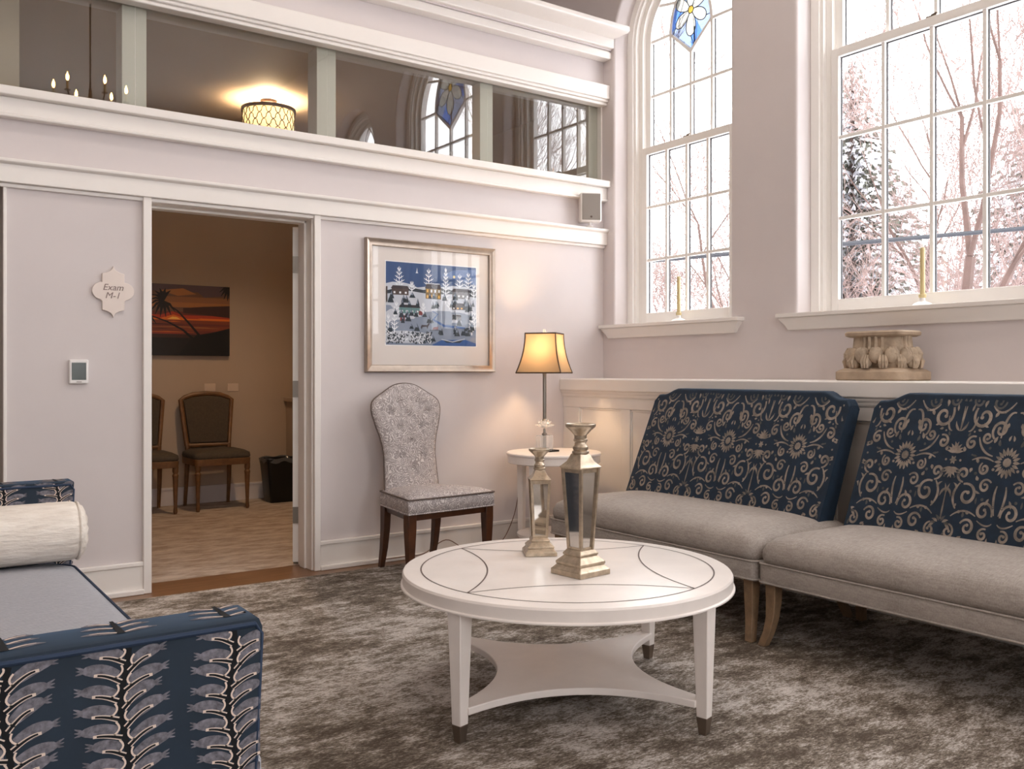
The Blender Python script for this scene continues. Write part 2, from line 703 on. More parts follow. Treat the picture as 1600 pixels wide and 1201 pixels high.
m.box(TX0, XR, YB - .09, YB, 3.44, 3.49)
m.box(TX0, XR, YB - .075, YB, 3.49, 3.51)
m.box(TX0, XR, YB - .12, YB, 3.51, 3.60)
m.loft([[(x, YB, 3.585), (x, YB - .16, 3.575), (x, YB - .27, 3.575), (x, YB - .29, 3.585), (x, YB - .29, 3.618), (x, YB, 3.618)] for x in (TX0, XR)])
struct(m.build('trim_4', 'trim_paint', bevel=.006), 'white projecting cornice at the top of the back wall', 'trim')

# ---- clerestory posts and glass (posts stand behind the glass)
m = MB()
for (a, b) in ((1.085, 1.21), (2.184, 2.307), (3.351, 3.454), (4.30, 4.39), (0.0, .12), (-1.1, -.98)):
    m.box(a, b, YB + .06, YB + .20, TRANS0, TRANS1)
struct(m.build('trim_5', 'trim_paint', bevel=.003), 'white posts behind the clerestory glass', 'trim')
g0 = bpy.data.objects.new('window_3', None)
C.objects.link(g0)
struct(g0, 'long clerestory glazing over the doorway', 'window')
cuts = [-2.5, -1.04, .06, 1.15, 2.245, 3.402, 4.385]
for a, b in zip(cuts, cuts[1:]):
    MB().box(a + .002, b - .002, YB + .045, YB + .052, 2.555, 3.125).build('pane', 'clerestory_glass', g0)
m = MB()
m.box(TX0, XR, YB + .028, YB + .058, 2.558, 2.572)
m.box(4.375, 4.389, YB + .01, YB + .06, 2.558, 3.12)
m.build('glazing_bead', 'trim_paint', g0)

# ---- baseboards
m = MB()
for (a, b) in ((.53, 1.178), (2.168, XR)):
    m.box(a, b, YB - .018, YB, 0, .150)
    m.box(a, b, YB - .026, YB, .148, .172)
    m.box(a, b, YB - .040, YB, 0, .028)
struct(m.build('baseboard_back', 'trim_paint', bevel=.005), 'white baseboard of the back wall', 'baseboard')

# ---- door opening, door
d1 = bpy.data.objects.new('door_1', None)
C.objects.link(d1)
struct(d1, 'white door opened inward at the exam room doorway', 'door')
m = MB()
m.box(1.173, 1.216, YB - .030, YB + .02, 0, 2.10)
m.box(2.132, 2.172, YB - .030, YB + .02, 0, 2.10)
m.build('casing', 'trim_paint', d1, bevel=.004)
m = MB()
m.box(1.205, 1.222, YB + .0, YB + .21, 0, 2.092)
m.box(2.126, 2.143, YB + .0, YB + .21, 0, 2.092)
m.box(1.205, 2.143, YB + .0, YB + .21, 2.076, 2.096)
m.box(1.222, 1.236, YB + .08, YB + .155, 0, 2.076)
m.box(2.112, 2.126, YB + .08, YB + .155, 0, 2.076)
m.box(1.222, 2.126, YB + .08, YB + .155, 2.062, 2.076)
m.build('jamb', 'trim_paint', d1, bevel=.003)
ds = MB().box(-.042, 0, 0, .88, .012, 2.06).build('door_slab', 'sash_paint', d1, bevel=.002, loc=(2.142, YB + .224, 0))
ds.rotation_euler = (0, 0, R(-27))
for z in (.30, 1.07, 1.83):
    m = MB()
    m.prism([(2.1045, YB + .2405, z - .05), (2.139, YB + .2225, z - .05), (2.139, YB + .2225, z + .05), (2.1045, YB + .2405, z + .05)], (-.0012, -.0025, 0))
    m.tube([(2.137, YB + .214, z - .052), (2.137, YB + .214, z + .052)], .006, 10)
    m.tube([(2.137, YB + .214, z + .052), (2.137, YB + .214, z + .062)], [.006, .003], 10)
    m.build('hinge', 'nickel', d1)

# ---- vertical bead at the outer end of the wall by the left opening
m = MB()
m.box(.524, .54, YB - .012, YB + .20, 0, 2.10)
struct(m.build('trim_6', 'trim_paint', bevel=.004), 'white casing at the left end of the wall', 'trim')

# ---- wainscot ledge along the right wall
m = MB()
XW = 4.015
m.box(XW + .015, XR, -3.5, YB, 0, 1.03)
m.box(XW, XW + .02, -3.5, YB, .93, 1.03)
m.box(XW, XW + .02, -3.5, YB, .0, .22)
panels = [(4.91, 4.48), (4.395, 2.95), (2.865, 1.42), (1.335, -.11), (-.195, -1.64), (-1.725, -3.17)]
edge = YB
for (a, b) in panels:
    m.box(XW, XW + .02, a, edge, .22, .93)
    edge = b
m.box(XW, XW + .02, -3.5, edge, .22, .93)
for (a, b) in panels:   # small inner moulding
    m.box(XW + .008, XW + .018, b, b + .012, .22, .93)
    m.box(XW + .008, XW + .018, a - .012, a, .22, .93)
    m.box(XW + .008, XW + .018, b, a, .918, .93)
    m.box(XW + .008, XW + .018, b, a, .22, .232)
prof = [(XR, 1.0), (XW - .004, 1.0), (XW - .012, 1.012), (XW - .012, 1.02), (XW - .022, 1.034), (XW - .022, 1.042), (XW - .032, 1.05), (XW - .032, 1.122), (XW - .022, 1.13), (XR, 1.13)]
m.loft([[(x, y, z) for x, z in prof] for y in (-3.5, YB)])
struct(m.build('trim_7', 'trim_paint', bevel=.003), 'cream panelled wainscot ledge under the windows', 'trim')


# ------------------------------------------------------------------ windows
def arch_band(m, c_hw_o, c_hw_i, zs, zb, y0, y1, mat=0, n=24):
    """U-shaped arch band between outer and inner half widths, between y0 and y1 (local, centred on x=0)"""
    def path(h):
        p = [(-h, zb), (-h, zs)]
        p = [(-h, zb)] + [(h * math.cos(PI - PI * i / n), zs + h * math.sin(PI - PI * i / n)) for i in range(n + 1)] + [(h, zb)]
        return p
    po, pi_ = path(c_hw_o), path(c_hw_i)
    rings = []
    for (xo, zo), (xi, zi) in zip(po, pi_):
        rings.append([(xo, y0, zo), (xi, y0, zi), (xi, y1, zi), (xo, y1, zo)])
    m.loft(rings, mat)


def build_window(name, label, loc, rz, hw, spring, zsill, cols, rail0, rail1, glass_bottom, low_rows, up_rows, tip, stained=True, sill=True, detail=True):
    """local: x along the wall, +y outward, wall face at y=0"""
    w = bpy.data.objects.new(name, None)
    C.objects.link(w)
    w.location = loc
    w.rotation_euler = (0, 0, rz)
    struct(w, label, 'window')
    o = hw - .002
    m = MB()
    arch_band(m, o, o - .055, spring, zsill, .125, .20)
    arch_band(m, o - .055, o - .075, spring, zsill, .140, .21)
    arch_band(m, o - .075, o - .112, spring, zsill, .172, .27)
    m.box(-o, o, .13, .30, zsill - .015, zsill + .012)
    m.build('casing', 'sash_paint', w, sharp=30)
    gh = o - .158           # half width of glass
    si = o - .112
    # lower sash
    m = MB()
    y0, y1 = .165, .205
    m.box(-si, -gh, y0, y1, zsill + .012, rail1)
    m.box(gh, si, y0, y1, zsill + .012, rail1)
    m.box(-gh, gh, y0, y1, zsill + .012, glass_bottom)
    m.box(-gh, gh, y0 - .004, y1, rail0, rail1)
    m.build('lower_sash', 'sash_paint', w, bevel=.003)
    # upper sash
    m = MB()
    u0, u1 = .207, .247
    arch_band(m, si, gh, spring, rail0 + .01, u0, u1)
    m.box(-gh, gh, u0, u1, rail0 + .005, rail1 - .005)
    m.build('upper_sash', 'sash_paint', w, sharp=30)
    sp = 2 * gh / cols
    mw = .010
    # muntins
    m = MB()
    lows = [glass_bottom + (rail0 - glass_bottom) * k / low_rows for k in range(1, low_rows)]
    for k in range(1, cols):
        x = -gh + sp * k
        m.box(x - mw, x + mw, y0 + .006, y1 - .006, glass_bottom, rail0)
    for z in lows:
        m.box(-gh, gh, y0 + .008, y1 - .008, z - mw, z + mw)
    m.build('lower_muntins', 'sash_paint', w, bevel=.002)
    lc = up_rows[-1]     # lens corner height
    m = MB()
    for k in range(1, cols):
        x = -gh + sp * k
        top = tip if abs(x) < .01 else lc
        m.box(x - mw, x + mw, u0 + .006, u1 - .006, rail1, top)
    for z in up_rows[:-1]:
        m.box(-gh, gh, u0 + .008, u1 - .008, z - mw, z + mw)
    for s in (-1, 1):
        m.box(min(s * sp, s * gh), max(s * sp, s * gh), u0 + .008, u1 - .008, lc - mw, lc + mw)
    apex = spring + gh * .99

    def lens(s, n=14, grow=0):
        p = [(0, tip - grow * 1.4)]
        a, b, c = (s * (sp + grow), lc), (s * (sp * .96 + grow), lc + (apex - lc) * .6), (s * 0, apex + grow)
        for i in range(n + 1):
            q = i / n
            p.append(((1 - q) ** 2 * a[0] + 2 * q * (1 - q) * b[0] + q * q * c[0], (1 - q) ** 2 * a[1] + 2 * q * (1 - q) * b[1] + q * q * c[1]))
        return p
    for s in (-1, 1):
        m.loft([[(xo, u0 + .004, zo), (xi, u0 + .004, zi), (xi, u1 - .004, zi), (xo, u1 - .004, zo)] for (xo, zo), (xi, zi) in zip(lens(s, grow=.012), lens(s, grow=-.012))])
        a = lens(s)[8]
        an = R(38)
        b = (s * gh * math.cos(an), spring + gh * math.sin(an))
        d = Vector((b[0] - a[0], 0, b[1] - a[1])).normalized()
        nn = Vector((-d.z, 0, d.x)) * mw
        A, B = Vector((a[0], u0 + .008, a[1])), Vector((b[0], u0 + .008, b[1]))
        m.prism([A + nn, A - nn, B - nn, B + nn], (0, .024, 0))
    m.build('upper_muntins', 'sash_paint', w, sharp=30)
    # panes
    MB().box(-gh, gh, .184, .188, glass_bottom - .005, rail0 + .005).build('lower_pane', 'pane_glass', w)
    n = 24
    pts = [(-gh, .226, rail0)] + [(gh * math.cos(PI - PI * i / n), .226, spring + gh * math.sin(PI - PI * i / n)) for i in range(n + 1)] + [(gh, .226, rail0)]
    MB().prism(pts, (0, .004, 0)).build('upper_pane', 'pane_glass', w)
    m = MB()
    m.box(-.03, .03, y0 + .002, y1 - .005, rail1, rail1 + .008)
    m.tube([(-.008, y0 + .02, rail1 + .008), (-.008, y0 + .02, rail1 + .016), (.03, y0 + .012, rail1 + .018)], .005, 8)
    m.build('sash_lock', 'aged_nickel', w)
    # dark spacer line around the lites
    if detail:
        m = MB()
        for k in range(cols):
            x = -gh + sp * k
            off = 0 if k == 0 else mw
            m.box(x + off, x + off + .005, .190, .200, glass_bottom, rail0)
            m.box(x + off, x + off + .005, .2325, .242, rail1, up_rows[-1] if k else spring)
        m.box(-gh, gh, .190, .200, rail0 - .005, rail0)
        m.build('spacer', 'dark_gasket', w)
    if stained:
        sg = MB()
        yy = .2175
        P = lambda a, b: (a, yy, b)
        L, Rr = lens(-1), lens(1)
        outline = Rr + L[1:][::-1][1:]
        cx, cz = 0, (tip + apex) / 2 + .01
        k_ = sp / .2
        N = 144

        def edge_r(th):
            d = (math.cos(th), math.sin(th))
            best = 9
            for i in range(len(outline)):
                p, q = outline[i], outline[(i + 1) % len(outline)]
                ex, ez = q[0] - p[0], q[1] - p[1]
                det = d[0] * -ez + d[1] * ex
                if abs(det) < 1e-9:
                    continue
                px_, pz_ = p[0] - cx, p[1] - cz
                tt = (px_ * -ez + pz_ * ex) / det
                uu = (d[0] * pz_ - d[1] * px_) / det
                if tt > 0 and -1e-6 <= uu <= 1 + 1e-6:
                    best = min(best, tt)
            return best

        def petal_r(th):
            w_ = abs(math.cos(3 * (th - PI / 2)))
            return k_ * (.045 + .105 * w_ ** .7) * (1.0 + .25 * abs(math.sin(th)))
        ld = MB()
        pt = lambda th, r_: (cx + r_ * math.cos(th), cz + r_ * math.sin(th))
        prev = None
        pet = []
        for i in range(N):
            t0, t1 = 2 * PI * i / N, 2 * PI * (i + 1) / N
            e0, e1 = edge_r(t0) * .99, edge_r(t1) * .99
            r0, r1 = min(petal_r(t0), e0 * .93), min(petal_r(t1), e1 * .93)
            c0 = .026 * k_
            sg.poly([pt(t0, 0), pt(t0, c0), pt(t1, c0)], P, 3)
            sg.poly([pt(t0, c0), pt(t0, r0), pt(t1, r1), pt(t1, c0)], P, 2)
            sec = int(i / N * 12)
            sg.poly([pt(t0, r0), pt(t0, e0), pt(t1, e1), pt(t1, r1)], P, 0 if sec in (2, 5, 6, 9) else 1)
            pet.append(pt(t0, r0))
        pet.append(pet[0])
        ld.tube([(x, yy - .002, z) for x, z in pet], .003, 5)
        for j in range(6):
            th = PI / 2 + PI / 6 + j * PI / 3
            ld.tube([(x, yy - .002, z) for x, z in (pt(th, .026 * k_), pt(th, petal_r(th)))], .003, 5)
            th2 = PI / 2 + j * PI / 3
            ld.tube([(x, yy - .002, z) for x, z in (pt(th2, min(petal_r(th2), edge_r(th2) * .93)), pt(th2 + .12, edge_r(th2 + .12)))], .003, 5)
        ld.tube([(x, yy - .002, z) for x, z in [pt(2 * PI * i / 20, .026 * k_) for i in range(21)]], .003, 5)
        sg.build('stained_glass', ['stained_blue', 'stained_pale', 'stained_white', 'stained_gold'], w, fix=False)
        ld.build('leading', 'lead', w)
    if sill:
        m = MB()
        hs = hw + .11
        m.box(-hs, hs, -.06, .17, zsill - .006, zsill + .018)
        prof = [(-.05, zsill - .006, hs - .012), (-.045, zsill - .022, hs - .02), (-.028, zsill - .05, hs - .045), (-.02, zsill - .078, hs - .06)]
        rings = []
        for y, z, h in prof:
            rings.append([(-h, y, z), (h, y, z), (h, .01, z), (-h, .01, z)])
        m.loft(rings)
        m.build('sill', 'trim_paint', w, bevel=.004)
    return w


rzR = R(-90)
wl = build_window('window_1', 'narrow arched sash window nearest the back wall', (XR, 4.424, 0), rzR, .545, 3.55, 1.495, 4, 2.733, 2.785, 1.597, 3, [3.158, 3.55], 3.379)
wr = build_window('window_2', 'wide arched sash window at the right', (XR, 2.66, 0), rzR, .72, 3.76, 1.495, 4, 2.99, 3.04, 1.593, 3, [3.40, 3.76], 3.55)
build_window('window_4', 'unseen arched window added on the right wall for light', (XR, .90, 0), rzR, .545, 3.55, 1.495, 4, 2.733, 2.785, 1.597, 3, [3.158, 3.55], 3.379, stained=False, detail=False)  # this one and the next are unseen, added for light
build_window('window_5', 'wide unseen arched window added on the right wall for light', (XR, -1.3, 0), rzR, .707, 3.76, 1.495, 4, 2.99, 3.04, 1.593, 3, [3.40, 3.76], 3.55, stained=False, detail=False)
for i, (xc, hw, zs, n) in enumerate(FRONT_FILL_WINDOWS):
    build_window('window_%d' % (6 + i), 'unseen arched window added behind the camera for fill light', (xc, -3.5, 0), PI, hw, zs, 1.075, 4, 2.7, 2.75, 1.15, 3, [3.1, 3.6], 3.35, stained=False, detail=False)  # unseen windows put in as fill light for the room

# ------------------------------------------------------------------ rug
m = MB()
m.box(-1.9, 3.98, -2.6, 4.915, .0005, .012)
tag(m.build('area_rug', 'rug_weave', bevel=.003), 'large distressed grey and taupe rug covering the wood floor', 'rug')

# ------------------------------------------------------------------ coffee table
TC = (2.045, 2.575)
ct = thing('coffee_table', 'round white coffee table with dark inlay lines on the rug', 'table', (TC[0], TC[1], .012), R(14.6))
m = MB()
m.lathe([(.50, .408), (.586, .408), (.592, .410), (.592, .4145), (.588, .417), (.585, .418), (.586, .452), (.582, .459), (.574, .461), (.0, .461)], 96)
m.build('tabletop', 'table_white', ct, sharp=25)
inl = MB()
P = lambda a, b: (a, b, .4617)
ring = [(.52 * math.cos(2 * PI * i / 96), .52 * math.sin(2 * PI * i / 96)) for i in range(97)]
inl.ribbon(ring, .0055, P)
for k in range(4):
    a0 = k * PI / 2
    p0, p2 = (.52 * math.cos(a0), .52 * math.sin(a0)), (.52 * math.cos(a0 + PI / 2), .52 * math.sin(a0 + PI / 2))
    mid = (.285 * math.cos(a0 + PI / 4), .285 * math.sin(a0 + PI / 4))
    c1 = (2 * mid[0] - (p0[0] + p2[0]) / 2, 2 * mid[1] - (p0[1] + p2[1]) / 2)
    arc = []
    for i in range(33):
        q = i / 32
        arc.append(tuple((1 - q) ** 2 * p0[j] + 2 * q * (1 - q) * c1[j] + q * q * p2[j] for j in (0, 1)))
    inl.ribbon(arc, .0055, P)
o = inl.build('inlay', 'inlay_line', ct, fix=False)
o['label'] = 'dark inlaid line pattern'
for k in range(4):
    a = k * PI / 2
    cx, cy = .553 * math.cos(a), .553 * math.sin(a)
    m = MB()
    m.sq([(.0185, .055), (.028, .408)], (cx, cy, 0))
    lg = m.build('leg', 'table_white', ct, bevel=.003)
    m = MB().sq([(.0135, .0), (.0192, .057)], (cx, cy, 0))
    m.build('ferrule', 'aged_nickel', lg, bevel=.002)
pts = []
for k in range(4):
    a0 = k * PI / 2
    w = .045
    p0 = (.540 * math.cos(a0) - w * math.sin(a0) * .6, .535 * math.sin(a0) + w * math.cos(a0) * .6)
    a1 = a0 + PI / 2
    p2 = (.540 * math.cos(a1) + w * math.sin(a1) * .6, .535 * math.sin(a1) - w * math.cos(a1) * .6)
    mid = (.25 * math.cos(a0 + PI / 4), .25 * math.sin(a0 + PI / 4))
    c1 = (2 * mid[0] - (p0[0] + p2[0]) / 2, 2 * mid[1] - (p0[1] + p2[1]) / 2)
    for i in range(17):
        q = i / 16
        pts.append(tuple((1 - q) ** 2 * p0[j] + 2 * q * (1 - q) * c1[j] + q * q * p2[j] for j in (0, 1)))
m = MB().prism([(x, y, .085) for x, y in pts], (0, 0, .024))
m.build('lower_shelf', 'table_white', ct, bevel=.003)


# ------------------------------------------------------------------ mirrored candle holders
def candle_holder(name, label, loc, rz, H, bw, top_w, group):
    """bw: half width of base; top_w: half width of shoulder"""
    t = thing(name, label, 'candle holder', loc, rz, group)
    zb = H * .165
    zs0, zs1 = H * .70, H * .80
    m = MB()
    m.sq([(bw, 0), (bw, H * .035), (bw * .94, H * .042), (bw * .80, H * .065), (bw * .84, H * .07), (bw * .84, H * .085), (bw * .55, H * .125), (bw * .60, H * .13), (bw * .60, H * .14), (bw * .46, zb)])
    m.build('base', 'silver_leaf', t, bevel=.0015)
    wb, wt = bw * .40, top_w * .93
    # mirror core
    m = MB().sq([(wb * .96, zb), (wt * .96, zs0)])
    m.build('mirror_panels', 'mirror_pane', t)
    m = MB()
    e = .006 * H / .5
    for sx in (-1, 1):
        for sy in (-1, 1):
            r0 = []
            for w, z in ((wb, zb - .002), (wt, zs0 + .002)):
                cx, cy = sx * w, sy * w
                r0.append([(cx - e, cy - e, z), (cx + e * .2, cy - e, z), (cx + e * .2, cy + e, z), (cx - e, cy + e, z)] if sx > 0 else [(cx - e * .2, cy - e, z), (cx + e, cy - e, z), (cx + e, cy + e, z), (cx - e * .2, cy + e, z)])
            m.loft(r0)
    m.sq([(wt * 1.0, zs0 - .012), (wt * 1.02, zs0)])
    m.sq([(wb * 1.04, zb), (wb * 1.06, zb + .008)])
    m.build('edge_frame', 'silver_leaf', t)
    m = MB()
    m.sq([(top_w * .95, zs0), (top_w * 1.1, zs0 + .004), (top_w * 1.1, zs0 + H * .014), (top_w * 1.0, zs0 + H * .022), (top_w * .72, zs0 + H * .05), (top_w * .52, zs1 - .004), (top_w * .48, zs1)])
    m.build('shoulder', 'silver_leaf', t, bevel=.002)
    k = top_w
    m = MB().lathe([(k * .50, zs1 - .004), (k * .62, zs1 + H * .004), (k * .62, zs1 + H * .016), (k * .5, zs1 + H * .022), (k * .56, zs1 + H * .03), (k * .56, zs1 + H * .045), (k * .46, zs1 + H * .055), (k * .42, zs1 + H * .075), (k * .52, zs1 + H * .085), (k * .52, zs1 + H * .095), (k * .44, zs1 + H * .10), (k * .46, zs1 + H * .12)], 28)
    m.build('neck', 'silver_leaf', t)
    z2 = zs1 + H * .12
    m = MB().lathe([(k * .42, z2 - .001), (k * .55, z2 + H * .012), (k * .80, z2 + H * .036), (k * 1.08, H - H * .022), (k * 1.12, H - H * .016), (k * 1.12, H - H * .005), (k * 1.06, H), (k * .95, H - H * .006), (k * .5, H - H * .016), (0, H - H * .018)], 36)
    m.build('dish', 'silver_leaf', t)
    return t


candle_holder('candle_holder', 'taller mirrored candle holder in front on the white round table', (2.014, 2.456, .4735), R(5.7), .520, .073, .0475, 'mirrored candle holders')
candle_holder('candle_holder', 'shorter mirrored candle holder behind on the white round table', (2.104, 2.814, .4735), R(61), .405, .060, .037, 'mirrored candle holders')


# ------------------------------------------------------------------ settees
def spiral(cx, cy, r0, r1, a0, turns, n=26, tail=None):
    p = []
    if tail:
        p.append(tail)
    for i in range(n):
        q = i / (n - 1)
        r = r0 + (r1 - r0) * q ** .75
        a = R(a0) + turns * 2 * PI * q
        p.append((cx + r * math.cos(a), cy + r * math.sin(a)))
    return p


def damask_motifs():
    """half repeat in mm: x 0..250 from the daisy axis, y 0..600; returns list of (kind, points, widths, material)"""
    M = []

    def scroll(cx, cy, r0, r1, a0, turns, w, mat=0):
        p = spiral(cx, cy, r0, r1, a0, turns)
        n = len(p)
        M.append(('r', p, [w * (.35 + .9 * math.sin(PI * min(1, .12 + .88 * i / n)) ** .8) for i in range(n)], mat))
        M.append(('d', p[-1], w * .75, mat))

    def leaf(x, y, ang, L, w, mat=0, bend=.2):
        p, n = [], 7
        for i in range(n):
            q = i / (n - 1)
            a = R(ang) + bend * (q - .5)
            p.append((x + L * q * math.cos(a), y + L * q * math.sin(a)))
        M.append(('r', p, [max(.8, w * math.sin(PI * (q / (n - 1)) ** .8)) for q in range(n)], mat))

    def curve(pts, w, mat=0):
        # quadratic through 3 points
        a, b, c = pts
        cc = tuple(2 * b[j] - (a[j] + c[j]) / 2 for j in (0, 1))
        p = [tuple((1 - q) ** 2 * a[j] + 2 * q * (1 - q) * cc[j] + q * q * c[j] for j in (0, 1)) for q in [i / 12 for i in range(13)]]
        M.append(('r', p, [w * (.3 + .8 * math.sin(PI * (.1 + .8 * i / 12))) for i in range(13)], mat))
    # daisy on axis 0 (half, mirrored)
    for j in range(9):
        a = -90 + (j + .5) * 20
        leaf(26 * math.cos(R(a)), 330 + 26 * math.sin(R(a)), a, 32, 12, 0, 0)
    M.append(('d', (0, 330), 17, 0))
    for j in range(5):
        a = -90 + j * 45
        M.append(('d', (13 * math.cos(R(a)), 330 + 13 * math.sin(R(a))), 5, 0))
    # axis 250: star, two fans, fleurs
    for j in range(3):
        a = 90 + j * 60 + 30
        leaf(250, 325, a, 18, 9, 0, 0)
    M.append(('d', (250, 325), 9, 0))
    M.append(('d', (215, 325), 5, 0))
    for j in range(4):
        a = 92 + j * 22
        leaf(250 - j * 2, 352, a, 46 - j * 3, 13 - j, 0, .3)
        a = 268 - j * 22
        leaf(250 - j * 2, 298, a, 44 - j * 3, 13 - j, 0, -.3)
    M.append(('r', [(250, 440), (250, 470), (248, 505), (245, 540)], [3, 8, 7, 3], 0))
    leaf(248, 440, 140, 48, 10, 0, -.5)
    leaf(246, 560, 150, 40, 12, 1)
    M.append(('r', [(250, 215), (250, 170), (250, 130), (249, 95)], [4, 5, 8, 3], 0))
    leaf(249, 215, 215, 42, 10, 0, .6)
    leaf(249, 195, 100, 40, 8, 0, .2)
    for j in range(4):
        leaf(246 - j * 8, 86 - j * 4, 120 + j * 28, 30, 11, 0 if j % 2 else 1, .4)
    scroll(205, 50, 30, 8, 90, 1.2, 8)
    # scrolls
    scroll(60, 452, 42, 10, -60, 1.25, 10)
    scroll(150, 500, 54, 12, 40, -1.15, 11)
    scroll(112, 420, 26, 6, 200, 1.2, 8)
    scroll(180, 395, 30, 7, 120, -1.2, 9)
    scroll(95, 300, 26, 7, 60, -1.3, 8)
    scroll(185, 275, 32, 8, -100, 1.2, 9)
    scroll(75, 235, 30, 8, 150, -1.2, 8)
    scroll(150, 195, 48, 12, 60, 1.15, 10)
    scroll(60, 140, 44, 10, 200, -1.2, 9)
    scroll(120, 75, 36, 9, 20, 1.2, 9)
    scroll(45, 55, 26, 7, 120, -1.2, 8)
    scroll(95, 560, 34, 9, 160, 1.2, 8, 1)
    scroll(190, 565, 30, 8, 60, -1.2, 8, 1)
    curve([(8, 520), (40, 500), (52, 420)], 9)
    curve([(20, 560), (70, 520), (120, 545)], 8)
    curve([(60, 330), (110, 342), (160, 330)], 7)
    curve([(70, 350), (120, 372), (150, 420)], 8)
    curve([(20, 240), (24, 190), (10, 130)], 8)
    curve([(190, 240), (212, 190), (190, 140)], 9)
    curve([(90, 120), (150, 135), (205, 110)], 7)
    curve([(210, 440), (190, 455), (180, 500)], 7)
    curve([(12, 100), (40, 90), (80, 105)], 6)
    rnd = random.Random(5)
    for (x, y, a) in ((45, 390, 60), (75, 400, 100), (120, 460, 20), (165, 450, 200), (205, 420, 120), (130, 320, 70), (140, 345, 10), (150, 300, 300), (205, 360, 80), (215, 290, 250),
                      (110, 255, 40), (120, 215, 200), (45, 190, 300), (100, 165, 80), (190, 160, 300), (150, 110, 100), (80, 20, 30), (160, 30, 160), (20, 20, 80), (30, 480, 280), (100, 500, 120), (30, 560, 70), (150, 565, 300), (215, 520, 100), (10, 410, 90), (10, 270, 90), (230, 20, 100), (200, 215, 60)):
        leaf(x, y, a, rnd.uniform(18, 32), rnd.uniform(8, 13), rnd.choice((0, 0, 1)), rnd.uniform(-.6, .6))
    for (x, y) in ((90, 380), (165, 350), (130, 280), (55, 300), (180, 440), (75, 185), (170, 130), (130, 130), (20, 160), (225, 260), (140, 30), (60, 520)):
        M.append(('d', (x, y), rnd.uniform(4, 7), rnd.choice((0, 1))))
    return M


MOTIF = damask_motifs()


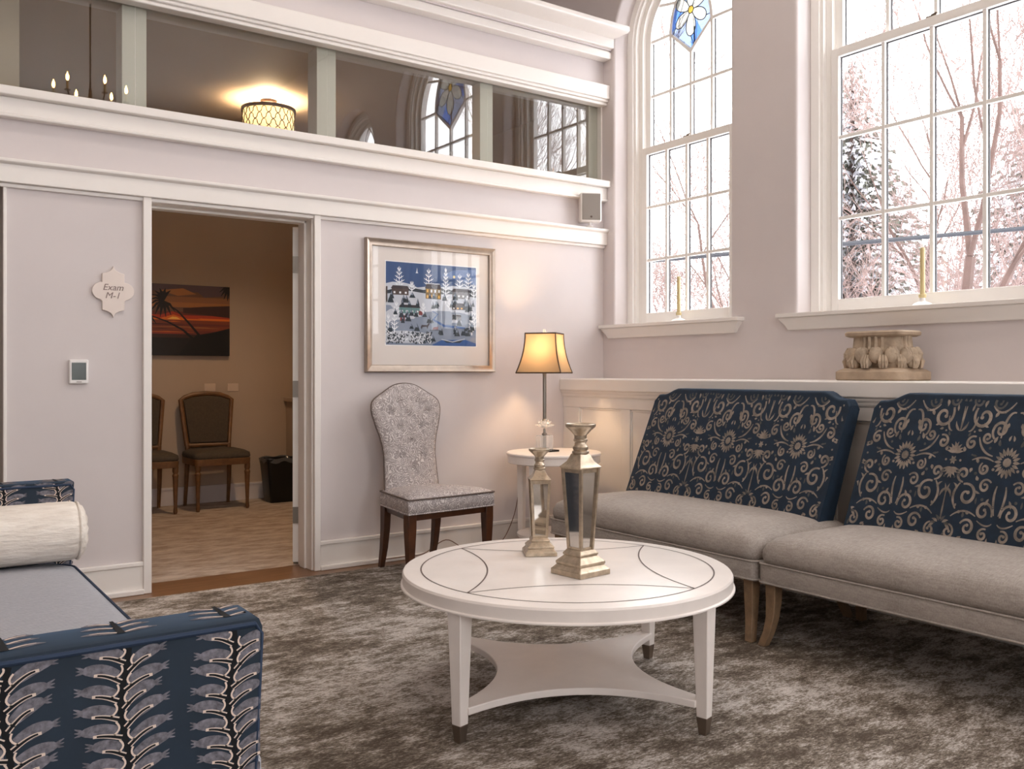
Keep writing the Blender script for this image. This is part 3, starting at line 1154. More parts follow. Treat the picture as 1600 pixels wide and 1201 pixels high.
def settee(label, loc):
    t = thing('settee', label, 'settee', loc, rzR, 'damask backed settees along the wainscot')
    hx = .722
    # frame apron
    m = MB().rr([(hx, .36, .03, .262), (hx + .003, .363, .03, .27), (hx + .003, .363, .03, .342), (hx, .36, .03, .35)], (0, -.04))
    m.build('apron', 'linen_grey', t)
    m = MB()
    for z, g in ((.268, .006), (.347, .006)):
        pts = []
        for (sx, sy, a0) in ((1, 1, 0), (-1, 1, 90), (-1, -1, 180), (1, -1, 270)):
            for i in range(6):
                a = R(a0 + 90 * i / 5)
                pts.append((sx * (hx + .004 - .03) + .03 * math.cos(a), -.04 + sy * (.364 - .03) + .03 * math.sin(a), z))
        m.tube(pts + [pts[0]], .0045, 6)
    m.build('welt', 'linen_grey', t)
    # seat cushion
    prof = [(hx - .004, .358, .05, .348), (hx + .002, .366, .055, .375), (hx + .002, .366, .06, .40), (hx - .008, .356, .07, .43), (hx - .03, .335, .09, .452), (hx - .08, .29, .12, .470), (hx - .18, .20, .15, .484), (hx - .4, .08, .07, .492)]
    m = MB().rr(prof, (0, -.04), k=8)
    m.build('seat_cushion', 'linen_grey', t, sharp=80)
    # back
    bh = .665

    def top(x):
        u = abs(x)
        if u > .50:
            q = min(1, (u - .50) / .10)
            d = .036 * (q * q * (3 - 2 * q)) + max(0, u - .60) * .03
        else:
            d = 0
        if u > bh - .03:
            d += .03 - math.sqrt(max(0, .03 ** 2 - (u - bh + .03) ** 2))
        return 1.066 - d
    zb = .44
    y_b, y_t = .105, .385

    def front(x, z):
        q = (z - zb) / (1.066 - zb)
        u = x / bh
        return y_b + (y_t - y_b) * q - .018 * (1 - u ** 4) * math.sin(PI * min(1, max(0, q))) ** .6
    NX, NZ = 60, 14
    xs = [-bh + 2 * bh * i / NX for i in range(NX + 1)]
    th = .115
    # sections across x: closed loop front bottom -> front top (rounded) -> rear top -> rear bottom
    rings = []
    for x in xs:
        zt = top(x)
        ring = []
        for j in range(NZ + 1):
            z = zb + (zt - .018 - zb) * j / NZ
            ring.append((x, front(x, z), z))
        yf = front(x, zt - .018)
        for a in (30, 60, 90):
            ring.append((x, yf + .018 * (1 - math.cos(R(a))), zt - .018 + .018 * math.sin(R(a))))
        yr = yf + th * .78
        for a in (90, 45, 0):
            ring.append((x, yr - .018 * (1 - math.cos(R(90 - a))) * 0 - .018 * math.sin(R(a)) + .0, zt - .018 + .018 * math.sin(R(a))))
        yr0 = min(.50, y_b + th)
        for j in range(4):
            q = (j + 1) / 4
            ring.append((x, yr + (yr0 - yr) * q, zt - .018 + (zb - zt + .018) * q))
        rings.append(ring)
    m = MB().loft(rings, 0)
    # damask inlay woven into the front
    def P(a, b):
        return (a, front(a, b) - .0012, b)

    def Ptop(a, b):
        return P(a, b)

    def inside(a, b):
        return abs(a) < bh - .012 and zb + .01 < b < top(a) - .022
    half = .2225
    sc_ = half / 250
    for k in range(-4, 5):
        x0 = k * 2 * half
        for s in (1, -1):
            for (kind, p, w, mat) in MOTIF:
                if kind == 'r':
                    q = [(x0 + s * x * sc_, zb + .012 + y * .00104) for x, y in p]
                    keep, wk = [], []
                    runs = []
                    for pt, ww in zip(q, w):
                        if inside(*pt):
                            keep.append(pt)
                            wk.append(ww * .00105)
                        else:
                            if len(keep) > 2:
                                runs.append((keep, wk))
                            keep, wk = [], []
                    if len(keep) > 2:
                        runs.append((keep, wk))
                    for kk, ww in runs:
                        m.ribbon(kk, ww, P, 1 + mat)
                else:
                    c = (x0 + s * p[0] * sc_, zb + .012 + p[1] * .00104)
                    rr = w * .001
                    if inside(*c) and not (s < 0 and p[0] in (0, 250)):
                        m.poly([(c[0] + rr * math.cos(2 * PI * i / 10), c[1] + rr * math.sin(2 * PI * i / 10)) for i in range(10)], P, 1 + mat)
    o = m.build('backrest', ['navy_velvet', 'damask_silver', 'damask_dim'], t, fix=False)
    o['label'] = 'navy backrest with silver damask scrolls'
    # fix normals on the body only
    for sx in (-1, 1):
        for front_leg in (True, False):
            m = MB()
            y0 = -.36 if front_leg else .26
            sy = -1 if front_leg else 1
            rings = []
            for z, off, h in ((.262, 0, .026), (.19, .0, .024), (.12, .006, .021), (.06, .022, .019), (.0, .05, .018)):
                cx, cy = sx * (.672 + off * .5), y0 + sy * off * .75
                rings.append([(cx - h, cy - h, z), (cx + h, cy - h, z), (cx + h, cy + h, z), (cx - h, cy + h, z)])
            m.loft(rings)
            m.build('leg', 'weathered_wood', t, bevel=.003, sharp=50)
    return t


settee('navy damask backed settee with grey linen seat, the one nearest the table lamp', (3.498, 3.325, .012))
settee('navy damask backed settee with grey linen seat, cut off by the right frame edge', (3.498, 1.862, .012))

# ------------------------------------------------------------------ bench settee at lower left


def leaf_column(m, P, x0, z0, z1, half=.052, pitch=.0285, seed=1, xmax=None, mats=(1, 2, 3)):
    """woven fern column running up between z0 and z1 on surface map P(x, z)"""
    rnd = random.Random(seed)
    nz = int((z1 - z0) / pitch)
    stem = lambda z: x0 + .006 * math.sin((z - z0) * 34 + seed)
    g, cr, dk = mats
    lim = xmax if xmax else 1e9

    def P0(a, b):
        return P(min(a, lim), b, .0004)

    def P1(a, b):
        return P(min(a, lim), b, .0008)

    def P2(a, b):
        return P(min(a, lim), b, .0016)

    def P3(a, b):
        return P(min(a, lim), b, .0024)
    zs = [z0 + (z1 - z0) * i / 60 for i in range(61)]
    m.ribbon([(stem(z), z) for z in zs], .009, P1, dk)
    for k in range(nz + 1):
        for s in (-1, 1):
            z = z0 + k * pitch + (0 if s > 0 else pitch * .5)
            if z > z1 - .004:
                continue
            L = half * rnd.uniform(.85, 1.1)
            sx = stem(z)
            up = rnd.uniform(.012, .024) if s > 0 else rnd.uniform(.004, .014)
            # feathered grey leaf
            pts, wd = [], []
            for i in range(9):
                q = i / 8
                pts.append((sx + s * (.008 + L * q), min(z1 - .001, z + .006 + up * math.sin(q * PI * .55) + .002)))
                wd.append((.004 + .017 * math.sin(PI * min(1, .15 + .8 * q)) ** .8) * (1 if q < .9 else .5))
            m.ribbon(pts, wd, P1, g)
            for f in (-1, 0, 1):
                b = pts[-2]
                m.ribbon([b, (b[0] + s * .008, b[1] + f * .004 + .001), (b[0] + s * .014, b[1] + f * .006 + .002)], [.005, .0035, .001], P0, g)
            # dark midrib groove edged in cream
            pts = []
            for i in range(9):
                q = i / 8
                pts.append((sx + s * (.004 + L * .74 * q), min(z1 - .001, z - .003 + (up + .002) * math.sin(q * PI * .5))))
            m.ribbon(pts, [.0085 - .004 * i / 8 for i in range(9)], P2, cr)
            m.ribbon(pts[:8], [.0045 - .002 * i / 8 for i in range(8)], P3, dk)
            # cream outline running from the stem to the next leaf
            nz_ = z + pitch
            q2 = []
            for i in range(7):
                q = i / 6
                zz = z + .003 + (pitch - .009) * q
                q2.append((stem(zz) + s * (.0085 + .004 * math.sin(PI * q) * -1 + (.006 * (1 - q) ** 3)), min(z1 - .001, zz)))
            m.ribbon(q2, .0030, P2, cr)


bt = thing('upholstered_bench', 'grey seated bench with navy leaf-patterned arms at lower left', 'bench', (.1, 2.6, .012), 0)
BX, BY = -.1, -2.6     # world -> local
# local arm surfaces (thing space = world - (.1, 2.6))


def arm(y_front, y_back, x0, x1, z0, z1, columns, faces, seed, r=.018):
    m = MB()
    yf, yb = y_front + BY, y_back + BY
    rings = []
    for z, g, sh in ((z0, 0, -.028), (z1 - r, 0, 0), (z1 - r * .3, -r * .35, 0), (z1, -r, 0)):
        rings.append([(x0 + BX, yf - g, z), (x1 + BX + sh + g * .6, yf - g, z), (x1 + BX + sh + g * .6, yb + g, z), (x0 + BX, yb + g, z)])
    m.loft(rings)

    def Pf(a, z, off):
        return (a + BX, yf - off, z)
    if 'f' in faces:
        for i, cx in enumerate(columns):
            leaf_column(m, Pf, cx, z0 + .02, z1 - r, seed=seed + i, xmax=x1 - .004 if cx > x1 - .12 else None)
            # leaf heads folding over the top edge
            def Pt(a, b, off):
                return (a + BX, yf + .02 + b, z1 + off)
            for s in (-1, 1):
                for (b0, L) in ((.005, .05), (.035, .045), (.06, .04)):
                    pts = [(min(x1 - .02, cx + s * (.006 + L * q)), b0 + .012 * math.sin(q * 2.2)) for q in (0, .25, .5, .75, 1)]
                    m.ribbon(pts, [.006, .014, .016, .012, .003], lambda a, b: Pt(a, b, .0008), 1)
                    m.ribbon(pts[:4], [.004, .004, .003, .002], lambda a, b: Pt(a, b, .0016), 2)
            m.ribbon([(cx, 0), (cx, .04), (cx, .08)], [.012, .009, .006], lambda a, b: Pt(a, b, .0012), 3)
    o = m.build('arm', ['arm_blue', 'leaf_grey', 'leaf_cream', 'leaf_dark'], bt, fix=False)
    w = MB()
    # piping along the arm edges
    w.tube([(x0 + BX, yf - .001, z1 - .012), (x1 + BX - .012, yf - .001, z1 - .012), (x1 + BX - .001, yf + .004, z1 - .03), (x1 + BX - .028, yf, z0)], .0045, 6)
    w.build('piping', 'piping_navy', o)
    return o


arm(1.49, 1.60, -.45, .535, .14, .752, (-.335, -.17, -.005, .158, .318, .483), 'f', 3)
arm(3.62, 3.73, -.45, .600, .14, .765, (-.14, .03, .20, .371, .545), 'f', 11, .006)
m = MB().rr([(.50, 1.005, .05, .14), (.505, 1.01, .05, .15), (.505, 1.01, .05, .33), (.50, 1.005, .05, .335)], (.08 + BX, 2.61 + BY))
m.build('seat_base', 'bench_grey', bt)
m = MB().rr([(.505, 1.003, .06, .335), (.515, 1.004, .07, .36), (.515, 1.004, .07, .44), (.505, 1.0, .09, .47), (.47, .96, .12, .488), (.38, .86, .15, .498), (.2, .6, .1, .502)], (.08 + BX, 2.61 + BY), k=8)
m.build('seat_cushion', 'bench_grey', bt, sharp=80)
m = MB()
pts = []
for (sx, sy, a0) in ((1, 1, 0), (-1, 1, 90), (-1, -1, 180), (1, -1, 270)):
    for i in range(9):
        a = R(a0 + 90 * i / 8)
        pts.append((.08 + BX + sx * (.508 - .09) + .09 * math.cos(a), 2.61 + BY + sy * (1.003 - .09) + .09 * math.sin(a), .470))
m.tube(pts + [pts[0]], .005, 6)
m.build('welt', 'piping_navy', bt)
for sx in (-.40, .50):
    for sy in (1.56, 3.66):
        m = MB().sq([(.018, 0), (.028, .14)], (sx + BX, sy + BY, 0))
        m.build('leg', 'walnut', bt, bevel=.002)


def bolster(label, loc, L, r):
    t = thing('bolster_cushion', label, 'cushion', loc, 0, 'cream bolsters on the bench')
    m = MB()
    rings = []
    n = 28
    for x, k in ((-L, .0), (-L, .55), (-L - .002, .90), (-L + .006, .97), (-L + .02, 1), (-L * .5, 1.0), (0, .995), (L * .5, 1), (L - .03, 1), (L - .012, .985), (L - .002, .94), (L + .004, .90)):
        if k == 0:
            continue
        rings.append([(x, r * k * math.cos(2 * PI * i / n) * (1 + .012 * math.sin(3 * i + x * 20)), r * k * math.sin(2 * PI * i / n) * (1 if math.sin(2 * PI * i / n) > -.5 else .97)) for i in range(n)])
    m.loft(rings)
    m.build('cover', 'bolster_cream', t)
    m = MB()
    e = []
    for x, k in ((L + .003, .90), (L + .018, .82), (L + .028, .62), (L + .032, .35), (L + .03, .1)):
        e.append([(x + .003 * math.sin(9 * 2 * PI * i / n), r * k * math.cos(2 * PI * i / n), r * k * math.sin(2 * PI * i / n)) for i in range(n)])
    m.loft(e)
    m.build('gathered_end', 'bolster_cream', t)
    m = MB()
    ring = [(L + .003, r * .945 * math.cos(2 * PI * i / 40), r * .945 * math.sin(2 * PI * i / 40)) for i in range(41)]
    m.tube(ring, .0045, 6)
    m.build('welt', 'bolster_cream', t)
    return t


bolster('cream bolster cushion against the far arm of the bench', (.085, 3.498, .617), .50, .104)
bolster('cream bolster cushion tucked behind the near patterned arm of the bench', (.055, 1.712, .617), .475, .107)

# ------------------------------------------------------------------ tufted chair
ch = thing('dining_chair', 'grey tufted side chair with curved back below the framed picture', 'chair', (2.690, 4.685, .012), R(5))
prof_w = [(.42, .195), (.50, .190), (.58, .186), (.66, .183), (.72, .189), (.78, .204), (.84, .225), (.90, .242), (.935, .248), (.965, .245), (.985, .237), (1.0, .222), (1.015, .198), (1.03, .172), (1.05, .137), (1.07, .102), (1.082, .073), (1.089, .042), (1.092, .006)]


def hw_at(z):
    for (z0, a), (z1, b) in zip(prof_w, prof_w[1:]):
        if z0 <= z <= z1:
            q = (z - z0) / (z1 - z0)
            return a + (b - a) * q
    return prof_w[-1][1]


buttons = [(-.07, .985), (.07, .985), (-.13, .915), (0, .905), (.13, .915), (-.075, .825), (.075, .825), (0, .74), (-.075, .655), (.075, .655), (0, .575)]
tilt = lambda z: .17 + .12 * (z - .42) + .10 * max(0, z - .7) ** 2


def back_front(x, z):
    hw = hw_at(z)
    u = min(1, abs(x) / max(hw, .004))
    topf = min(1, max(0, (1.092 - z) / .10)) ** .5
    puff = .034 * (1 - u ** 3.2) ** .6 * topf
    d = 0
    for bx, bz in buttons:
        rr = math.hypot(x - bx, z - bz)
        d += .017 * math.exp(-(rr / .019) ** 2) + .006 * math.exp(-(rr / .05) ** 2)
    return tilt(z) - puff + d * (1 - u ** 6)


m = MB()
NZ, NX = 84, 40
zsb = [.42 + (1.0918 - .42) * (1 - (1 - i / NZ) ** 1.35) for i in range(NZ + 1)]
rings = []
for z in zsb:
    hw = hw_at(z)
    fr = [(-hw + 2 * hw * i / NX, back_front(-hw + 2 * hw * i / NX, z), z) for i in range(NX + 1)]
    topf = min(1, max(0, (1.092 - z) / .05)) ** .5
    bk = []
    for i in range(9):
        u = 1 - 2 * i / 8
        bk.append((u * hw, tilt(z) + .012 + .034 * (1 - abs(u) ** 3) * topf, z))
    rings.append(fr + bk)
m.loft(rings)
m.build('backrest', 'rosette_cloth', ch, sharp=70)
m = MB()
out = [(-hw_at(z), tilt(z) + .004, z) for z in zsb] + [(hw_at(z), tilt(z) + .004, z) for z in zsb[::-1]]
m.tube(out, .0055, 6)
o = m.build('back_piping', 'inlay_line', ch)
for bx, bz in buttons:
    m = MB().sphere((bx, back_front(bx, bz) - .002, bz), (.010, .006, .010), 10, 6)
    m.build('button', 'rosette_cloth', ch)
# seat: trapezoid, front wider
m = MB()


def trap(z, g, crown=0):
    f, b = .300 - g, .205 - g
    yf, yb = -.235 + g, .205 - g
    pts = []
    n = 8
    for i in range(n):
        q = i / n
        pts.append((-f + 2 * f * q, yf - crown * math.sin(PI * q), z))
    for i in range(n):
        q = i / n
        pts.append((f + (b - f) * q, yf + (yb - yf) * q, z))
    for i in range(n):
        q = i / n
        pts.append((b - 2 * b * q, yb, z))
    for i in range(n):
        q = i / n
        pts.append((-b + (-f + b) * q, yb + (yf - yb) * q, z))
    return pts


m.loft([trap(.372, .004), trap(.376, 0, .006), trap(.42, -.003, .012), trap(.452, 0, .012), trap(.462, .012, .01), trap(.478, .05, .006), trap(.488, .11), trap(.492, .17)])
m.build('seat', 'rosette_cloth', ch, sharp=70)
m = MB()
p = trap(.456, -.002, .012)
m.tube(p + [p[0]], .005, 6)
m.build('seat_piping', 'inlay_line', ch)
m = MB()
p = trap(.376, -.003, .006)
m.tube(p + [p[0]], .004, 6)
m.build('seat_welt', 'rosette_cloth', ch)
m = MB()
m.loft([trap(.335, .02), trap(.372, .012)])
m.build('seat_rail', 'walnut', ch, bevel=.002)
for sx, fr in ((-1, 1), (1, 1), (-1, 0), (1, 0)):
    m = MB()
    if fr:
        m.sq([(.016, .0), (.019, .1), (.027, .30), (.027, .372)], (sx * .272, -.207, 0))
    else:
        rings = []
        for z, off, h in ((.372, 0, .024), (.24, .006, .022), (.12, .022, .019), (0, .05, .015)):
            cx, cy = sx * (.184), .182 + off
            rings.append([(cx - h, cy - h, z), (cx + h, cy - h, z), (cx + h, cy + h, z), (cx - h, cy + h, z)])
        m.loft(rings)
    m.build('leg', 'walnut', ch, bevel=.003)

# ------------------------------------------------------------------ side table, lamp
SX, SY = 3.60, 4.66
st = thing('side_table', 'small round cream side table in the corner under the lamp', 'table', (SX, SY, .012), R(22))
m = MB().lathe([(.22, .575), (.292, .580), (.298, .585), (.298, .630), (.306, .634), (.306, .644), (.300, .649), (0, .649)], 64)
m.build('tabletop', 'table_white', st, sharp=25)
for k in range(4):
    a = k * PI / 2
    cx, cy = .245 * math.cos(a), .245 * math.sin(a)
    m = MB().sq([(.017, 0), (.023, .578)], (cx, cy, 0), rot=a)
    m.build('leg', 'table_white', st, bevel=.002)
m = MB().lathe([(0, .110), (.235, .110), (.238, .113), (.238, .127), (.235, .130), (0, .130)], 48)
m.build('lower_shelf', 'table_white', st)

LX, LY, LZ = 3.555, 4.70, .661
lp = thing('table_lamp', 'lit table lamp with bell shade and crystal base on the side table', 'lamp', (LX, LY, LZ), 0)
m = MB().box(-.075, .075, -.06, .06, .0, .012)
m.build('base_plate', 'black_gloss', lp, bevel=.002)
m = MB().box(-.052, .052, -.026, .026, .012, .105)
m.build('crystal_block', 'crystal', lp, bevel=.004)
m = MB()
m.lathe([(.012, .012), (.012, .105), (.018, .108), (.018, .115), (.009, .122), (.007, .15)], 20)
m.build('stem', 'nickel', lp)
m = MB()
for ring_, (nn, tl_, L, z) in enumerate(((8, 18, .060, .155), (8, 42, .055, .16), (6, 65, .048, .165))):
    for j in range(nn):
        a = 2 * PI * (j + .5 * ring_) / nn
        ca, sa, ct_, st_ = math.cos(a), math.sin(a), math.cos(R(tl_)), math.sin(R(tl_))
        base = Vector((.008 * ca, .008 * sa, z))
        d = Vector((ca * ct_, sa * ct_, st_))
        s_ = Vector((-sa, ca, 0))
        u_ = d.cross(s_)
        rr = []
        for q, w in ((0, .004), (.4, .017), (.75, .015), (1, .001)):
            c_ = base + d * L * q
            rr.append([c_ + s_ * w, c_ + u_ * w * .35, c_ - s_ * w, c_ - u_ * w * .35])
        m.loft(rr)
m.build('crystal_flower', 'crystal', lp, sharp=20)
m = MB().lathe([(.016, .195), (.016, .205), (.012, .21), (.012, .50), (.016, .505), (.016, .52), (.010, .53), (.010, .62)], 20)
m.build('pole', 'nickel', lp)
sh_rot = R(217 + 90)
Z0, Z1 = .508, .760
m = MB()
tr = MB()
sections = []
for i in range(11):
    q = i / 10
    h = .147 + (.100 - .147) * (1 - (1 - q) ** 2.0)
    sections.append((h, Z0 + (Z1 - Z0) * q))
ca, sa = math.cos(sh_rot), math.sin(sh_rot)
rot2 = lambda x, y: (x * ca - y * sa, x * sa + y * ca)
corner = []
ringsO, ringsI = [], []
for h, z in sections:
    c8 = h * .12
    q = [(-h, -h), (h, -h), (h, h), (-h, h)]
    ringsO.append([rot2(*p_) + (z,) for p_ in q])
    ringsI.append([rot2(p_[0] * .985, p_[1] * .985) + (z,) for p_ in q])
m.loft(ringsO, 0, False, False)
m.build('shade', 'lamp_shade_cloth', lp, sharp=20)
for k in range(4):
    tr.tube([r_[k] for r_ in ringsO], .0042, 6)
for rr in (ringsO[0], ringsO[-1]):
    tr.tube(list(rr) + [rr[0]], .0050, 6)
tr.build('shade_trim', 'shade_trim', lp)
m = MB()
m.tube([rot2(-.1, 0) + (Z1 - .012,), rot2(.1, 0) + (Z1 - .012,)], .002, 6)
m.tube([rot2(0, -.1) + (Z1 - .012,), rot2(0, .1) + (Z1 - .012,)], .002, 6)
m.tube([(0, 0, .62), (.05, 0, .66), (.05, 0, .72), (0, 0, Z1 - .012)], .002, 6)
m.tube([(0, 0, .62), (-.05, 0, .66), (-.05, 0, .72), (0, 0, Z1 - .012)], .002, 6)
m.build('harp', 'nickel', lp)
m = MB().lathe([(.004, Z1 - .012), (.005, Z1 + .004), (.010, Z1 + .008), (.013, Z1 + .018), (.010, Z1 + .028), (.003, Z1 + .03)], 10)
m.build('finial', 'crystal', lp)
m = MB()
cord = [(0, .066, .006), (.02, .12, .004), (.04, .22, -.02), (.03, .30, -.2), (.0, .34, -.45), (-.1, .345, -.62), (-.25, .33, -.635), (-.4, .34, -.63), (-.55, .32, -.56), (-.70, .342, -.635), (-.85, .338, -.637), (-1.0, .335, -.637)]
pts = []
for i in range(len(cord) - 1):
    p0, p1, p2, p3 = (Vector(cord[max(i - 1, 0)]), Vector(cord[i]), Vector(cord[i + 1]), Vector(cord[min(i + 2, len(cord) - 1)]))
    for q in range(6):
        u = q / 6
        pts.append(.5 * ((2 * p1) + (p2 - p0) * u + (2 * p0 - 5 * p1 + 4 * p2 - p3) * u * u + (3 * p1 - p0 - 3 * p2 + p3) * u ** 3))
m.tube(pts, .003, 6)
o = m.build('power_cord', 'cord_brown', None, loc=(LX, LY, LZ))
tag(o, 'thin brown lamp cord trailing along the baseboard behind the tufted chair', 'cord')
m = MB().sphere((0, 0, .655), (.022, .022, .03), 12, 8)
emissive('lamp_bulb_glow', '#ffcf8a', 30)
m.build('bulb', 'lamp_bulb_glow', lp)
lamp('table_lamp_light', 'POINT', (LX, LY, LZ + .655), 17, (1.0, .66, .36), size=.032)

# ------------------------------------------------------------------ stone capital on the wainscot
cp = thing('stone_capital', 'carved stone capital with acanthus leaves on the wainscot ledge', 'sculpture', (4.185, 2.700, 1.131), rzR)
m = MB().rr([(.182, .140, .03, 0), (.188, .146, .035, .006), (.188, .146, .035, .042), (.178, .136, .04, .052), (.165, .115, .05, .062)])
m.build('base_slab', 'stone_tan', cp)
m = MB().rr([(.150, .085, .04, .055), (.165, .10, .05, .10), (.135, .08, .04, .17), (.128, .075, .03, .222)])
for k in range(26):
    a = 2 * PI * k / 26
    x, y = .137 * math.cos(a), .082 * math.sin(a)
    m.tube([(x * 1.05, y * 1.05, .15), (x * 1.0, y * 1.0, .19), (x * 1.02, y * 1.02, .222)], [.013, .009, .010], 6)
m.build('fluted_neck', 'stone', cp)
rnd = random.Random(8)
m = MB()
for k in range(13):
    a = 2 * PI * k / 13 + .1
    for j, (rx, ry, zz, s) in enumerate(((.165, .112, .128, .043), (.172, .118, .090, .030))):
        x, y = rx * math.cos(a + j * .22), ry * math.sin(a + j * .22)
        m.sphere((x, y, zz + rnd.uniform(-.006, .006)), (s * .85, s * .85, s), 12, 8)
        for f in (-1, 0, 1):
            aa = a + j * .22 + f * .075
            x2, y2 = (rx + .022) * math.cos(aa), (ry + .02) * math.sin(aa)
            m.tube([(x2 * .95, y2 * .95, zz + .036), (x2 * 1.03, y2 * 1.03, zz + .005), (x2 * 1.0, y2 * 1.0, zz - .028)], [.006, .010, .005], 6)
m.build('acanthus_leaves', 'stone', cp)
m = MB().rr([(.140, .088, .02, .218), (.158, .10, .025, .226), (.160, .102, .025, .240), (.152, .096, .025, .248)])
m.build('top_slab', 'stone_tan', cp)


# ------------------------------------------------------------------ window candle lights
def window_candle(label, y, group='electric candles on the window sills'):
    t = thing('window_candle', label, 'candle light', (XR + .075, y, 1.514), 0, group)
    m = MB().lathe([(.052, 0), (.052, .006), (.040, .016), (.016, .026), (.012, .045), (0, .046)], 24)
    m.build('base', 'white_plastic', t)
    m = MB().lathe([(.016, .044), (.019, .05), (.019, .062), (.0125, .066), (.0125, .30), (.010, .305), (0, .306)], 20)
    m.build('candle_stick', 'candle_cream', t)
    m = MB().lathe([(.006, .304), (.009, .318), (.007, .335), (.001, .352)], 12)
    m.build('bulb', 'crystal', t)
    return t


window_candle('cream candle light standing on the sill of the narrow window', 4.40)
window_candle('cream candle light standing on the sill of the wide window', 2.652)

# ------------------------------------------------------------------ wall speaker
sp = thing('wall_speaker', 'small white corner speaker with grey grille on the moulding', 'speaker', (4.20, YB - .072, 2.213), R(-28))
m = MB().box(-.075, .075, -.055, .05, .03, .235)
m.build('cabinet', 'white_plastic', sp, bevel=.008)
m = MB().box(-.066, .066, -.060, -.05, .04, .226)
m.build('grille', 'speaker_grille', sp, bevel=.003)
m = MB().sphere((0, -.060, .062), (.008, .002, .008), 12, 6)
m.build('badge', 'inlay_line', sp)
m = MB()
m.lathe([(.025, 0), (.025, .006), (.010, .010), (.010, .032)], 16)
m.build('bracket', 'white_plastic', sp)

# ------------------------------------------------------------------ sign and thermostat
sg = thing('room_sign', 'cream quatrefoil plaque lettered Exam M-1 left of the doorway', 'sign', (1.028, YB, 1.590), 0)
w_, h_ = .103, .135
pts = []


def arc(cx, cz, rx, rz, a0, a1, n=8):
    return [(cx + rx * math.cos(R(a0 + (a1 - a0) * i / n)), cz + rz * math.sin(R(a0 + (a1 - a0) * i / n))) for i in range(n + 1)]


s = .054
quad = [(s, -.030 * 1)]
# outline clockwise from the top point
right = [(.0, h_), (.004, h_ - .012)] + [(.012, h_ - .024), (.030, h_ - .034), (s, h_ - .040)] + [(s, h_ - .085)] + arc(s, .004, w_ - s, .046, 80, -80, 10) + [(s, -h_ + .085)] + [(s, -h_ + .040), (.030, -h_ + .034), (.012, -h_ + .024), (.004, -h_ + .012), (0, -h_)]
outline = right + [(-x, z) for x, z in right[::-1][1:-1]]
m = MB().prism([(x, -.016, z) for x, z in outline], (0, .014, 0))
m.build('plaque', 'sign_face', sg, bevel=.002)
m = MB().box(-.03, .03, -.004, 0, -.05, .05)
m.build('mount', 'sign_face', sg)


def lettering(body, parent, loc, size, mat, shear=.25):
    cu = bpy.data.curves.new('lettering', 'FONT')
    cu.body = body
    cu.size = size
    cu.align_x = 'CENTER'
    cu.align_y = 'CENTER'
    cu.shear = shear
    cu.extrude = .0006
    o = bpy.data.objects.new('lettering', cu)
    C.objects.link(o)
    dg = bpy.context.evaluated_depsgraph_get()
    me = bpy.data.meshes.new_from_object(o.evaluated_get(dg))
    bpy.data.objects.remove(o)
    me.materials.clear()
    me.materials.append(MATS[mat])
    o = bpy.data.objects.new('lettering', me)
    C.objects.link(o)
    o.parent = parent
    o.location = loc
    o.rotation_euler = (PI / 2, 0, 0)
    o['label'] = 'lettering ' + body.replace('\n', ' ')
    return o


lettering('Exam', sg, (-.002, -.0168, .022), .046, 'sign_letters')
lettering('M-1', sg, (-.004, -.0168, -.020), .046, 'sign_letters')

th_ = thing('thermostat', 'white wall thermostat with dark screen left of the doorway', 'thermostat', (.863, YB, 1.175), 0)
m = MB().box(-.046, .046, -.022, 0, -.062, .062)
m.build('housing', 'white_plastic', th_, bevel=.006)
m = MB().box(-.034, .034, -.0235, -.02, -.042, .046)
m.build('screen', 'lcd', th_, bevel=.001)
m = MB()
m.box(-.012, .012, -.0228, -.02, -.054, -.050)
m.build('button_bar', 'speaker_grille', th_)

# ------------------------------------------------------------------ framed winter picture
for nm, col in (('paint_sky', '#33507f'), ('paint_sky_light', '#5a76a8'), ('paint_snow', '#c2c8d3'), ('paint_snow_grey', '#8490a4'), ('paint_tree', '#22303c'), ('paint_house_gold', '#7d6334'),
                ('paint_house_brown', '#4a3d3a'), ('paint_house_grey', '#7a7a80'), ('paint_roof', '#3a3238'), ('paint_water', '#365c97'), ('paint_teal', '#5f8587'), ('paint_red', '#7c3c3e'), ('paint_moon', '#f3e7b4'), ('paint_light', '#e9b95c'), ('paint_frost', '#e9edf3')):
    simple(nm, col, .8)
fp = thing('framed_picture', 'silver framed winter village print above the tufted chair', 'picture', (2.9405, YB, 1.585), 0)
FW, FH = .475, .412
m = MB()
fr = []
for (x, z, o_) in ((0, 0, 0),):
    pass
secs = [(0, -.002), (0, -.030), (.006, -.036), (.014, -.032), (.03, -.026), (.042, -.024), (.046, -.018), (.046, -.004)]
rings = []
for (sx, sz) in ((-1, -1), (1, -1), (1, 1), (-1, 1)):
    rings.append([(sx * (FW - i_), y_, sz * (FH - i_)) for i_, y_ in secs])
rings.append(rings[0])
m.loft(rings, 0, False, False)
m.build('frame', 'frame_silver', fp, sharp=25)
MB().box(-FW + .03, FW - .03, -.010, -.002, -FH + .03, FH - .03).build('mount_board', 'mat_board', fp)
AW, AH, AZ = .332, .2595, .018
art = MB()
AM = ['art_paper', 'paint_sky', 'paint_sky_light', 'paint_snow', 'paint_snow_grey', 'paint_tree', 'paint_house_gold', 'paint_house_brown', 'paint_house_grey', 'paint_roof', 'paint_water', 'paint_teal', 'paint_red', 'paint_moon', 'paint_light', 'paint_frost']
AI = {n: i for i, n in enumerate(AM)}
layer = [0]


